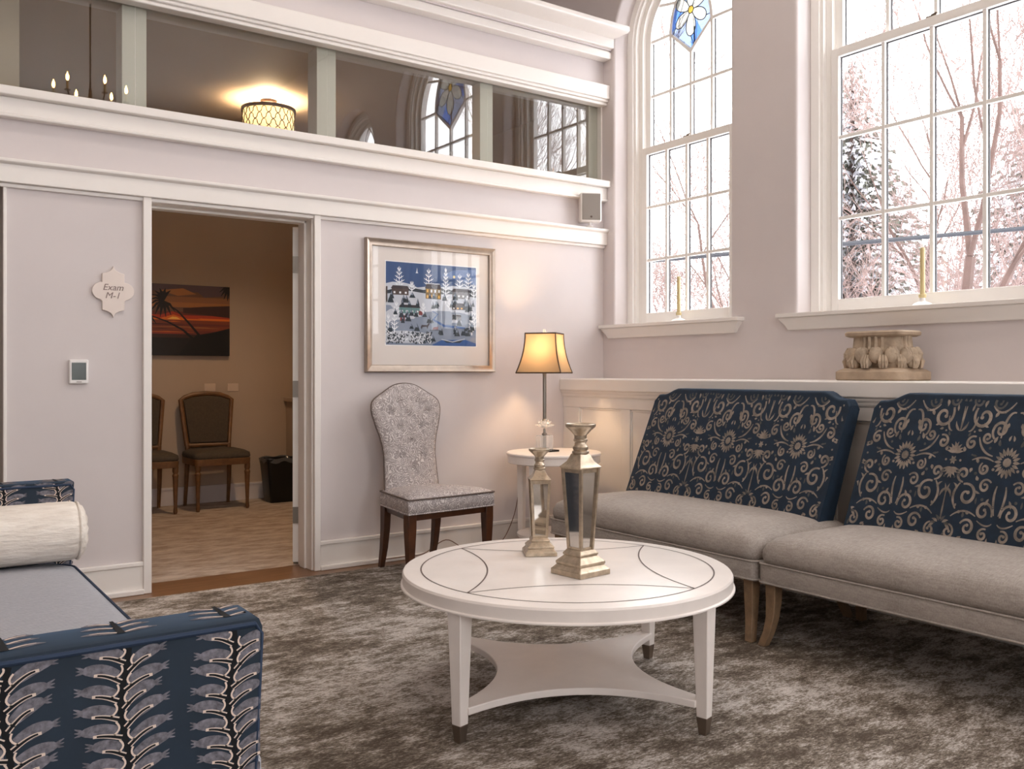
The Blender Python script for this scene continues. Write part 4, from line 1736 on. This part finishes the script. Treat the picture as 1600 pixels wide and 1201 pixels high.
def A(pts, mat, wid=None):
    """art coords: x -1..1, z -1..1"""
    layer[0] += 1
    y = -.0112 - layer[0] * .0000035
    Pm = lambda a, b: (max(-1, min(1, a)) * AW, y, AZ + max(-1, min(1, b)) * AH)
    if wid:
        art.ribbon(pts, wid, lambda a, b: Pm(a, b), AI[mat])
    else:
        art.poly(pts, Pm, AI[mat])


art.add([(-AW - .006, -.0107, AZ - AH - .006), (AW + .006, -.0107, AZ - AH - .006), (AW + .006, -.0107, AZ + AH + .006), (-AW - .006, -.0107, AZ + AH + .006)], [(0, 1, 2, 3)], 0)
A([(-1, .3), (1, .3), (1, 1), (-1, 1)], 'paint_sky')
A([(.2, .75), (1, .55), (1, .95), (.5, .9)], 'paint_sky_light')
A([(-1, -1), (1, -1), (1, .35), (-1, .35)], 'paint_snow_grey')
ra = random.Random(4)
for (x, z, w, h) in ((-.75, .45, .5, .22), (0, .4, .6, .2), (.6, .42, .6, .24), (-.3, .1, .6, .2), (.5, .1, .6, .2), (-.6, -.15, .5, .2), (.3, -.2, .7, .22), (-.2, -.4, .9, .2), (.65, -.55, .7, .2), (-.6, -.65, .6, .15)):
    A([(x + w * math.cos(2 * PI * i / 14), z - .15 + h * math.sin(2 * PI * i / 14)) for i in range(14)], 'paint_snow' if ra.random() < .75 else 'paint_snow_grey')
A([(-1, .3), (-.6, .42), (-.2, .36), (.1, .45), (.5, .38), (1, .44), (1, .2), (-1, .2)], 'paint_tree')
A([(-1, .22), (-.5, .32), (0, .26), (.5, .3), (1, .24), (1, -.05), (-1, -.05)], 'paint_snow')
# moon and star
A([(.49 + .028 * math.cos(2 * PI * i / 12), .73 + .036 * math.sin(2 * PI * i / 12)) for i in range(12)], 'paint_moon')
A([(-.37, .76), (-.31, .76), (-.33, .80), (-.335, .9), (-.35, .80)], 'paint_frost')


def frost_tree(x, z, h, w, mat='paint_frost'):
    A([(x, z), (x, z + h)], mat, [.022, .006])
    n = max(4, int(h / .085))
    for i in range(1, n):
        q = i / n
        ww = w * (1 - q) ** .8 * min(1, q * 4)
        zz = z + h * q
        for s in (-1, 1):
            A([(x, zz - .02), (x + s * ww * .7, zz + .015), (x + s * ww * 1.2, zz + .05)], mat, [.024, .018, .008])
            A([(x + s * ww * .5, zz), (x + s * ww * .65, zz + .07)], mat, [.016, .006])


def house(x, z, w, h, mat, roof='paint_roof', rows=2, cols=4, lit=True):
    A([(x - w, z), (x + w, z), (x + w, z + h), (x - w, z + h)], mat)
    A([(x - w * 1.1, z + h), (x + w * 1.1, z + h), (x + w * .85, z + h * 1.45), (x - w * .85, z + h * 1.45)], roof)
    A([(x - w * .9, z + h * 1.4), (x + w * .9, z + h * 1.4), (x + w * .8, z + h * 1.5), (x - w * .8, z + h * 1.5)], 'paint_snow')
    for r in range(rows):
        for c_ in range(cols):
            cx = x - w + (c_ + .5) * 2 * w / cols
            cz = z + h * (r + .35) / rows
            A([(cx - w * .11, cz), (cx + w * .11, cz), (cx + w * .11, cz + h * .26), (cx - w * .11, cz + h * .26)], 'paint_light' if lit and ra.random() < .7 else 'paint_frost')
    A([(x - w * 1.2, z - .04), (x + w * 1.2, z - .04), (x + w, z + .03), (x - w, z + .03)], 'paint_snow')


def fir(x, z, h, w):
    A([(x - w, z), (x + w, z), (x, z + h)], 'paint_tree')
    A([(x - w * .5, z + h * .5), (x + w * .2, z + h * .45), (x, z + h * .95)], 'paint_snow_grey')


for (x, z, h, w) in ((-.72, .35, .55, .13), (-.08, .4, .5, .13), (.3, .05, .9, .12), (.62, .42, .4, .12), (.82, .42, .45, .12), (-.45, .3, .25, .09), (.95, .2, .4, .1)):
    frost_tree(x, z, h, w)
house(.02, .12, .17, .28, 'paint_house_gold', rows=2, cols=4)
house(-.7, .18, .18, .18, 'paint_house_brown', lit=False, cols=3, rows=1)
house(.65, .16, .2, .2, 'paint_house_grey', lit=False, cols=4, rows=1)
house(-.5, -.26, .22, .17, 'paint_teal', cols=4, rows=1, lit=False)
house(.62, -.12, .18, .14, 'paint_house_brown', cols=4, rows=1)
house(.55, -.38, .1, .12, 'paint_house_grey', cols=3, rows=1, lit=False)
A([(-.7, -.42), (-.6, -.42), (-.6, -.28), (-.7, -.28)], 'paint_red')
A([(-.3, -.26), (-.22, -.26), (-.22, -.16), (-.3, -.16)], 'paint_red')
# stream and pond
A([(0, -.15), (.12, -.22), (.02, -.36), (.25, -.5), (.9, -.56), (1, -.6)], 'paint_water', [.02, .03, .05, .06, .04, .02])
A([(.0, -.98), (.2, -.86), (.75, -.84), (1, -.93), (1, -1), (0, -1)], 'paint_water')
A([(.22, -.85), (.32, -.92), (.62, -.92), (.72, -.83), (.5, -.88)], 'paint_tree')
A([(.2, -.84), (.45, -.90), (.74, -.82)], 'paint_snow', [.02, .02, .02])
for (x, z, h, w) in ((-.95, -.75, .5, .09), (-.82, -.7, .5, .1), (-.78, -.3, .35, .09), (.9, -.72, .7, .1), (.97, -.6, .5, .08), (-.2, -.25, .3, .07), (.38, -.1, .3, .07), (.78, -.05, .3, .08)):
    frost_tree(x, z, h, w)
for i in range(64):
    x, z = ra.uniform(-.95, .95), ra.choice((-.62, -.72, -.88, -.3, -.45, .0, .12, -.1))
    if x > .05 and z < -.75:
        z = -.72
    fir(x, z + ra.uniform(-.04, .04), ra.uniform(.13, .24), ra.uniform(.04, .07))
for i in range(150):
    x, z = ra.uniform(-1, .0), ra.uniform(-.97, -.70)
    A([(x, z), (x + ra.uniform(-.05, .05), z + .05)], ra.choice(('paint_tree', 'paint_tree', 'paint_frost')), [.03, .008])
# horse, sleigh
A([(-.26, -.56), (-.24, -.50), (-.12, -.50), (-.08, -.44), (-.06, -.47), (-.1, -.54), (-.11, -.6), (-.13, -.54), (-.22, -.55), (-.24, -.61)], 'paint_roof')
A([(.0, -.6), (.12, -.6), (.13, -.53), (.02, -.55)], 'paint_red')
A([(-.06, -.62), (.16, -.62)], 'paint_roof', [.012, .012])
A([(-1, .0), (-.97, .05), (-.97, .4), (-1, .4)], 'paint_house_brown')
o = art.build('print', AM, fp, fix=False)
o['label'] = 'winter village print with blue sky'
MB().box(-FW + .044, FW - .044, -.0155, -.014, -FH + .044, FH - .044).build('glazing', 'picture_glass', fp)

# ------------------------------------------------------------------ exam room contents
for nm, col in (('sun_a', '#6a4a38'), ('sun_b', '#8a5c3a'), ('sun_c', '#a0673a'), ('sun_d', '#6a2f24'), ('sun_e', '#b03a1c'), ('sun_f', '#e0701e'), ('sun_g', '#ffc45a'), ('sun_h', '#7d3a22'), ('sun_i', '#3b1f18'), ('sun_j', '#170f0e'), ('palm_black', '#0a0808'), ('sun_k', '#55444a')):
    simple(nm, col, .45)
cv = thing('canvas_print', 'unframed orange sunset palm beach canvas on the exam room wall', 'picture', (2.21, EY1, 1.635), 0)
CW, CH = .459, .313
m = MB().box(-CW, CW, -.035, -.001, -CH, CH)
m.build('canvas', 'sun_j', cv)
art = MB()
AM = ['sun_a', 'sun_b', 'sun_c', 'sun_d', 'sun_e', 'sun_f', 'sun_g', 'sun_h', 'sun_i', 'sun_j', 'palm_black', 'sun_k']
AI = {n: i for i, n in enumerate(AM)}
AW, AH, AZ = CW, CH, 0
layer[0] = 0


def A(pts, mat, wid=None):
    layer[0] += 1
    y = -.0355 - layer[0] * .00002
    Pm = lambda a, b: (max(-1, min(1, a)) * AW, y, max(-1, min(1, b)) * AH)
    if wid:
        art.ribbon(pts, wid, Pm, AI[mat])
    else:
        art.poly(pts, Pm, AI[mat])


bands = [(1, .8, 'sun_k'), (.8, .66, 'sun_a'), (.66, .5, 'sun_b'), (.5, .36, 'sun_c'), (.36, .24, 'sun_a'), (.24, .14, 'sun_d'), (.14, .06, 'sun_e'), (.06, .0, 'sun_f'), (.0, -.1, 'sun_h'), (-.1, -.16, 'sun_d'), (-.16, -.3, 'sun_h'), (-.3, -.4, 'sun_d'), (-.4, -.5, 'sun_i'), (-.5, -1, 'sun_j')]
for z1_, z0_, mt in bands:
    A([(-1, z0_), (1, z0_), (1, z1_), (-1, z1_)], mt)
A([(.1, .34), (.5, .40), (1, .45), (1, .1), (.5, .16), (.1, .2)], 'sun_i')
A([(-.35, .82), (.1, .9), (.35, .75), (0, .68)], 'sun_c')
A([(.3, .9), (.75, .93), (.9, .72), (.5, .66)], 'sun_k')
A([(-.55, .04), (.45, .04), (.1, .13), (-.1, .24), (-.3, .14)], 'sun_e')
A([(-.35, .03), (.2, .03), (.02, .1), (-.08, .15), (-.2, .1)], 'sun_f')
A([(-.2, .02), (.05, .02), (-.02, .08), (-.1, .09)], 'sun_g')
for (z, x0, x1, mt) in ((-.05, -.2, .05, 'sun_f'), (-.13, -.9, .1, 'sun_i'), (-.2, -.6, .6, 'sun_c'), (-.26, -.5, -.1, 'sun_i'), (-.34, -.7, .3, 'sun_f'), (-.38, -.6, .2, 'sun_e'), (-.22, .2, .8, 'sun_c')):
    A([(x0, z), ((x0 + x1) / 2, z + .01), (x1, z)], mt, [.004, .022, .004])
A([(.0, -1), (.15, -.7), (.35, -.42), (.7, -.32), (1, -.2), (1, -1)], 'palm_black')
A([(-.25, .5), (0, .25), (.22, -.1), (.48, -.55)], 'palm_black', [.03, .035, .045, .06])
A([(-.6, .15), (-.2, -.05), (.1, -.28), (.34, -.6)], 'palm_black', [.03, .04, .05, .06])
for (cx, cz) in ((-.27, .52), (-.62, .17), (1.0, .95)):
    for a in range(60, 330, 22):
        L = .34 if cx < 0 else .26
        e = (cx + L * math.cos(R(a)) * .8, cz + L * math.sin(R(a)) * 1.2 - .05)
        mid = ((cx + e[0]) / 2, (cz + e[1]) / 2 + .07)
        A([(cx, cz), mid, e], 'palm_black', [.03, .06, .008])
o = art.build('print', AM, cv, fix=False)


def exam_chair():
    t = thing('side_chair', '', 'chair', (0, 0, 0), 0, 'exam room side chairs')
    m = MB().rr([(.235, .22, .05, .44), (.24, .225, .05, .455), (.235, .22, .05, .485), (.20, .19, .06, .505), (.1, .1, .05, .512)], (0, -.02))
    m.build('seat_pad', 'brown_fabric', t, sharp=80)
    m = MB().rr([(.235, .22, .04, .385), (.238, .223, .04, .44)], (0, -.02))
    m.build('seat_rail', 'gold_wood', t, bevel=.003)
    yb = lambda z: .20 + .14 * max(0, z - .5)
    out = [(-.185, .53), (-.225, .93), (-.19, .95), (-.12, .975), (0, .985), (.12, .975), (.19, .95), (.225, .93), (.185, .53)]
    m = MB()
    m.tube([(x, yb(z), z) for x, z in out] + [(-.185, yb(.53), .53)], .021, 8)
    m.tube([(-.18, yb(.5), .39), (-.182, yb(.5), .54)], .02, 8)
    m.tube([(.18, yb(.5), .39), (.182, yb(.5), .54)], .02, 8)
    m.build('back_frame', 'gold_wood', t)
    inn = [(-.165, .55), (-.203, .925), (-.12, .955), (0, .965), (.12, .955), (.203, .925), (.165, .55)]
    m = MB()
    m.prism([(x, yb(z) - .022, z) for x, z in inn], (0, .034, 0))
    m.build('back_pad', 'brown_fabric', t, bevel=.008)
    for sx in (-1, 1):
        m = MB().lathe([(.012, 0), (.018, .02), (.014, .06), (.022, .30), (.026, .32), (.018, .335), (.024, .35), (.024, .39)], 14, (sx * .21, -.21, 0))
        m.build('leg', 'gold_wood', t)
        m = MB().tube([(sx * .19, .25, 0), (sx * .188, .215, .2), (sx * .185, .19, .42)], [.015, .018, .022], 8)
        m.build('leg', 'gold_wood', t)
    return t


e1 = exam_chair()
e1.location = (2.448, 7.985, 0)
e1['label'] = 'brown upholstered exam room chair with wooden frame, fully visible through the doorway'
e2 = copy_tree(e1)
e2.location = (1.845, 7.985, 0)
e2['label'] = 'brown upholstered exam room chair half hidden behind the left door jamb'

wb = thing('waste_bin', 'black plastic waste bin beside the exam room chair', 'bin', (3.035, 8.02, 0), 0)
m = MB().rr([(.105, .085, .02, 0), (.110, .09, .02, .01), (.145, .12, .025, .375), (.150, .125, .025, .38), (.150, .125, .025, .395), (.140, .115, .025, .395), (.105, .085, .02, .02)], cap1=True)
m.build('bucket', 'black_plastic', wb)
m = MB()
rg_ = []
for hx_, z_, wv_ in ((.136, .33, 0), (.143, .392, .004), (.152, .402, .006), (.155, .38, .007), (.154, .365, .012)):
    ring = []
    for i in range(40):
        a = 2 * PI * i / 40
        c_, s_ = math.cos(a), math.sin(a)
        k = (abs(c_) ** 6 + abs(s_) ** 6) ** (-1 / 6)
        ring.append((hx_ * k * c_, hx_ * .83 * k * s_, z_ + wv_ * math.sin(7 * a)))
    rg_.append(ring)
m.loft(rg_, 0, False, False)
m.build('liner_bag', 'bag_plastic', wb)

cb = thing('base_cabinet', 'beige base cabinet in the exam room corner behind the door', 'cabinet', (3.775, 8.045, 0), 0)
MB().box(-.56, .56, -.25, .265, 0, .90).build('body', 'exam_paint', cb, bevel=.002)
MB().box(-.585, .57, -.275, .265, .90, .935).build('worktop', 'exam_paint', cb, bevel=.003)
for k in (-1, 1):
    dr = MB().box(.28 * k - .26, .28 * k + .26, -.268, -.25, .1, .88).build('door', 'exam_paint', cb, bevel=.003)
    MB().box(.28 * k - .2 * k - .006, .28 * k - .2 * k + .006, -.29, -.268, .65, .78).build('handle', 'nickel', dr)
tb = thing('tissue_box', 'small box with green print on the exam room counter', 'box', (3.315, 8.14, .935), R(12))
MB().box(-.06, .06, -.06, .06, 0, .105).build('carton', 'exam_paint', tb, bevel=.003)
simple('print_green', '#2d4a30', .6)
MB().box(-.0605, .05, -.0605, .0605, .02, .06).build('printed_band', 'print_green', tb)

for i, (x, lab) in enumerate(((2.50, 'pale wall plate above the exam room chair, the left one'), (2.71, 'pale wall plate above the exam room chair, the right one'))):
    pl = thing('wall_plate', lab, 'wall plate', (x, EY1, 1.035), 0, 'exam room wall plates')
    MB().box(-.05, .05, -.006, 0, -.036, .036).build('cover', 'plate_beige', pl, bevel=.003)
    MB().box(-.03, -.01, -.008, -.005, -.02, .02).build('rocker', 'plate_beige', pl)

# drum ceiling light with a metal trellis
DLX, DLY = 2.425, 6.62
dl = thing('ceiling_light', 'glowing drum ceiling light with trellis pattern seen through clerestory glass', 'ceiling light', (DLX, DLY, EZ), 0)
DR, DH0, DH1 = .195, -.285, -.068
m = MB().lathe([(DR - .012, DH0 + .006), (DR - .008, DH0 + .004), (DR - .008, DH1), (DR - .012, DH1)], 48, cap=False)
m.build('diffuser', 'drum_glow', dl)
m = MB()
m.lathe([(DR - .012, DH1 - .02), (DR + .004, DH1 - .02), (DR + .004, DH1 + .004), (DR - .012, DH1 + .004)], 48, cap=False)
m.build('top_rim', 'bronze', dl)
m = MB()
m.lathe([(DR - .01, DH0), (DR + .002, DH0), (DR + .002, DH0 + .010), (DR - .01, DH0 + .010)], 48, cap=False)
m.build('bottom_rim', 'bronze', dl)
m = MB()
NT_ = 18
for k in range(NT_):
    for s in (-1, 1):
        pts = []
        for i in range(25):
            q = i / 24
            a = 2 * PI * k / NT_ + s * q * 2 * PI / NT_ * 2.0 + s * .03 * math.sin(q * PI * 8)
            pts.append(((DR - .004) * math.cos(a), (DR - .004) * math.sin(a), DH0 + .01 + (DH1 - DH0 - .03) * q))
        m.tube(pts, .0036, 5)
m.build('trellis', 'bronze', dl)
m = MB().lathe([(.06, -.02), (.06, 0)], 24)
m.tube([(0, 0, -.02), (0, 0, DH1 - .05)], .008, 8)
for k in range(3):
    a = 2 * PI * k / 3
    m.tube([(0, 0, DH1 - .01), ((DR - .006) * math.cos(a), (DR - .006) * math.sin(a), DH1 - .01)], .003, 6)
m.build('canopy', 'bronze', dl)
for k in range(2):
    a = k * PI
    MB().sphere((.07 * math.cos(a), .07 * math.sin(a), -.16), .028, 12, 8).build('bulb', 'candle_bulb', dl)
lamp('drum_light_bulb', 'POINT', (DLX, DLY, EZ - .12), 62, (1.0, .70, .43), size=.06)

# ------------------------------------------------------------------ chandelier of the tall room (seen mirrored in the glass); added fill lights
cl = thing('chandelier', 'candle arm chandelier hanging in the room, mirrored in the clerestory glass', 'chandelier', (1.72, .75, ZC), 0)
m = MB().lathe([(.07, -.03), (.07, 0)], 24)
m.tube([(0, 0, -.03), (0, 0, -1.1)], .008, 8)
m.lathe([(.01, -1.22), (.03, -1.2), (.04, -1.15), (.02, -1.08), (.012, -1.0)], 20)
m.build('stem', 'bronze', cl)
for k in range(6):
    a = 2 * PI * k / 6 + .3
    ca, sa = math.cos(a), math.sin(a)
    m = MB().tube([(.02 * ca, .02 * sa, -1.14), (.15 * ca, .15 * sa, -1.2), (.28 * ca, .28 * sa, -1.17), (.32 * ca, .32 * sa, -1.11)], .007, 8)
    m.lathe([(.025, -1.11), (.03, -1.10), (.012, -1.10)], 16, (.32 * ca, .32 * sa, 0))
    ar = m.build('arm', 'bronze', cl)
    MB().lathe([(.011, -1.10), (.011, -1.02)], 14, (.32 * ca, .32 * sa, 0)).build('candle_sleeve', 'candle_cream', ar)
    MB().lathe([(.006, -1.02), (.016, -.995), (.014, -.97), (.002, -.935)], 12, (.32 * ca, .32 * sa, 0)).build('bulb', 'candle_bulb', ar)
for i, (x, y) in enumerate(CEIL_FILL_LIGHTS):
    dt = thing('fill_downlight', 'round unseen downlight above the photo', 'fill_light', (x, y, ZC), 0, 'added fill lights out of view')
    m = MB().lathe([(.17, -.012), (.20, -.012), (.205, 0), (.17, 0)], 32, cap=False)
    m.build('trim_ring', 'ceiling_paint', dt)
    m = MB().lathe([(.0, -.004), (.17, -.004), (.17, -.001)], 32)
    m.build('lens', 'fill_glow', dt)

# ------------------------------------------------------------------ outdoors: snow, trees, cable
def ground_z(x, y):
    d = max(0, x - 5.5)
    q = min(1, d / 14)
    return -.35 + 3.3 * q * q * (3 - 2 * q) + .12 * math.sin(x * .9 + y * .5) + .08 * math.sin(y * 1.7)


m = MB()
xs = [4.9 + 35 * (i / 40) for i in range(41)]
ys = [-40 + 90 * j / 70 for j in range(71)]
vs = [(x, y, ground_z(x, y) if x > 5 else -.4) for x in xs for y in ys]
fs = [(i * 71 + j, i * 71 + j + 1, (i + 1) * 71 + j + 1, (i + 1) * 71 + j) for i in range(40) for j in range(70)]
m.add(vs, fs)
struct(m.build('ground_snow', 'snow'), 'snow covered slope outside the windows', 'ground')


def bare_tree(label, x, y, h, r0, seed, spread=.55, depth=5, lean=(0, 0), snowy=False, fork=.32):
    rnd = random.Random(seed)
    tz = ground_z(x, y) - .1
    t = thing('bare_tree', label, 'tree', (x, y, tz), 0, 'leafless trees outside')
    tr, tw = MB(), MB()

    def grow(p, d, L, r, lev):
        n = 4
        pts, rad = [p], [r]
        for i in range(n):
            d = (d + Vector((rnd.uniform(-.13, .13), rnd.uniform(-.13, .13), rnd.uniform(-.02, .10)))).normalized()
            p = p + d * L / n
            pts.append(p)
            rad.append(r * (1 - .42 * (i + 1) / n))
        (tr if lev < 3 else tw).tube(pts, rad, 5 if lev < 3 else 3)
        if lev >= depth:
            return
        for k in range(3 if lev < 2 else rnd.choice((3, 4))):
            i = n if k == 0 else rnd.choice((2, 3, 4))
            a = rnd.uniform(0, 2 * PI)
            side = d.orthogonal().normalized()
            side = Matrix.Rotation(a, 3, d) @ side
            nd = (d + side * rnd.uniform(.6, 1.3) * spread * (1 if k else .5) + Vector((0, 0, .12))).normalized()
            grow(pts[i], nd, L * rnd.uniform(.62, .82), max(.004, rad[i] * rnd.uniform(.55, .75)), lev + 1)
    grow(Vector((0, 0, 0)), Vector((lean[0], lean[1], 1)).normalized(), h * fork, r0, 0)
    tr.build('trunk', 'bark', t)
    tw.build('twigs', 'twig', t)
    return t


def conifer(label, x, y, h, r, seed):
    rnd = random.Random(seed)
    tz = ground_z(x, y) - .1
    t = thing('conifer_tree', label, 'tree', (x, y, tz), 0, 'snowy conifers outside')
    MB().tube([(0, 0, 0), (0, 0, h * .96)], [.13, .02], 8).build('trunk', 'bark', t)
    m = MB()
    lv = 46
    for i in range(lv):
        q = i / (lv - 1)
        z = h * (.06 + .92 * q)
        rr = r * (1 - q) ** .85 + .05
        nb = int(14 + 36 * (1 - q))
        for k in range(nb):
            a = rnd.uniform(0, 2 * PI)
            L = rr * rnd.uniform(.6, 1.1)
            d = Vector((math.cos(a), math.sin(a), rnd.uniform(-.45, -.05)))
            s = Vector((-math.sin(a), math.cos(a), 0))
            for b in range(6):
                qb = (b + 1) / 6
                c_ = Vector((0, 0, z)) + d * L * qb
                w = (.03 + L * .025) * (1.2 - qb * .6)
                e1_ = c_ + s * w + d * .07 + Vector((0, 0, -.03))
                e2_ = c_ - s * w + d * .07 + Vector((0, 0, -.03))
                up = Vector((0, 0, .04))
                m.add([c_ - d * .10, e1_, c_ + d * .05 + up, e2_], [(0, 1, 2), (0, 2, 3)], 1 if rnd.random() < .55 else 0)
    m.build('foliage', ['needle', 'snow'], t, fix=False)
    return t


conifer('tall snowy conifer at the left of the wide window', 13.4, 9.2, 5.0, 1.4, 1)
conifer('snowy conifer at the right edge of the wide window', 16.8, 7.4, 4.6, 1.9, 2)
conifer('far snowy conifer low behind the bare branches', 18.6, 12.2, 3.6, 2.0, 3)
bare_tree('bare forked tree in front of the wide window', 8.75, 4.72, 6.4, .085, 21, .50, 6, (0, 0), fork=.36)
bare_tree('bare tree behind the pier between the windows', 7.9, 6.5, 6.0, .06, 5, .8, 6, (-.1, .2))
bare_tree('slender bare tree beside the tall conifer', 11.2, 6.6, 5.6, .06, 33, .65, 6)
bare_tree('low bare tree beyond the narrow window', 10.0, 10.2, 3.2, .05, 41, .8, 6)
bare_tree('distant bare tree beyond the narrow window', 12.5, 13.5, 3.2, .05, 52, .8, 6)
bare_tree('bare tree right of the forked tree', 12.4, 4.6, 5.0, .06, 61, .75, 6)
bare_tree('large bare tree mirrored in the clerestory glass', 10.5, -3.2, 9.0, .12, 71, .6, 6)
bare_tree('bare tree mirrored behind it in the clerestory glass', 14.5, -11.0, 9.0, .12, 72, .6, 6)

tw = MB()
rnd = random.Random(77)


def grow_twig(p, d, L, r, lev):
    pts, rad = [p], [r]
    for i in range(3):
        d = (d + Vector((rnd.uniform(-.2, .2), rnd.uniform(-.2, .2), rnd.uniform(-.04, .10)))).normalized()
        p = p + d * L / 3
        pts.append(p)
        rad.append(r * (1 - .5 * (i + 1) / 3))
    tw.tube(pts, rad, 3)
    if lev >= 4:
        return
    for k in range(3):
        a = rnd.uniform(0, 2 * PI)
        nd = (d + Matrix.Rotation(a, 3, d) @ d.orthogonal().normalized() * rnd.uniform(.3, .9)).normalized()
        grow_twig(pts[rnd.choice((1, 2, 3))], nd, L * rnd.uniform(.55, .8), max(.004, rad[-1] * .8), lev + 1)


for (x, y, h) in ((9.6, 8.2, 2.4), (10.6, 9.0, 2.6), (9.2, 9.3, 2.2), (11.6, 7.9, 2.8), (10.4, 6.0, 2.4), (12.2, 6.1, 2.8), (10.9, 4.6, 2.6), (12.6, 10.6, 3.0), (14.2, 8.0, 5.0), (14.5, 6.4, 5.5), (15.6, 9.6, 4.5), (13.8, 5.4, 5.5), (15.2, 7.2, 5.0), (14.0, 12.0, 3.6), (12.8, 9.6, 4.0)):
    for k in range(9):
        a = rnd.uniform(0, 2 * PI)
        grow_twig(Vector((x + .2 * math.cos(a), y + .2 * math.sin(a), ground_z(x, y) - .1)), Vector((math.cos(a) * .45, math.sin(a) * .45, 1)).normalized(), h * .42, .014, 0)
o = tw.build('shrub_tree_thicket', 'twig', fix=False)  # shrubs and taller bare-tree clumps merged into one mesh
o['kind'] = 'stuff'
tag(o, 'thicket of pale leafless shrubs and tall bare tree clumps outside the windows', 'thicket')

pts = []
A_, B_ = Vector((5.65, 6.05, 1.17 + 1.46 * .6833)), Vector((8.95, 3.74, 1.17 + 1.97 * .6833))
for i in range(0, 40):
    q = -.2655 + i * .12
    pts.append(A_ + (B_ - A_) * q)
m = MB().tube(pts, .021, 6)
tag(m.build('utility_cable', 'cable_black'), 'dark utility cable stretched across the view outside', 'cable')
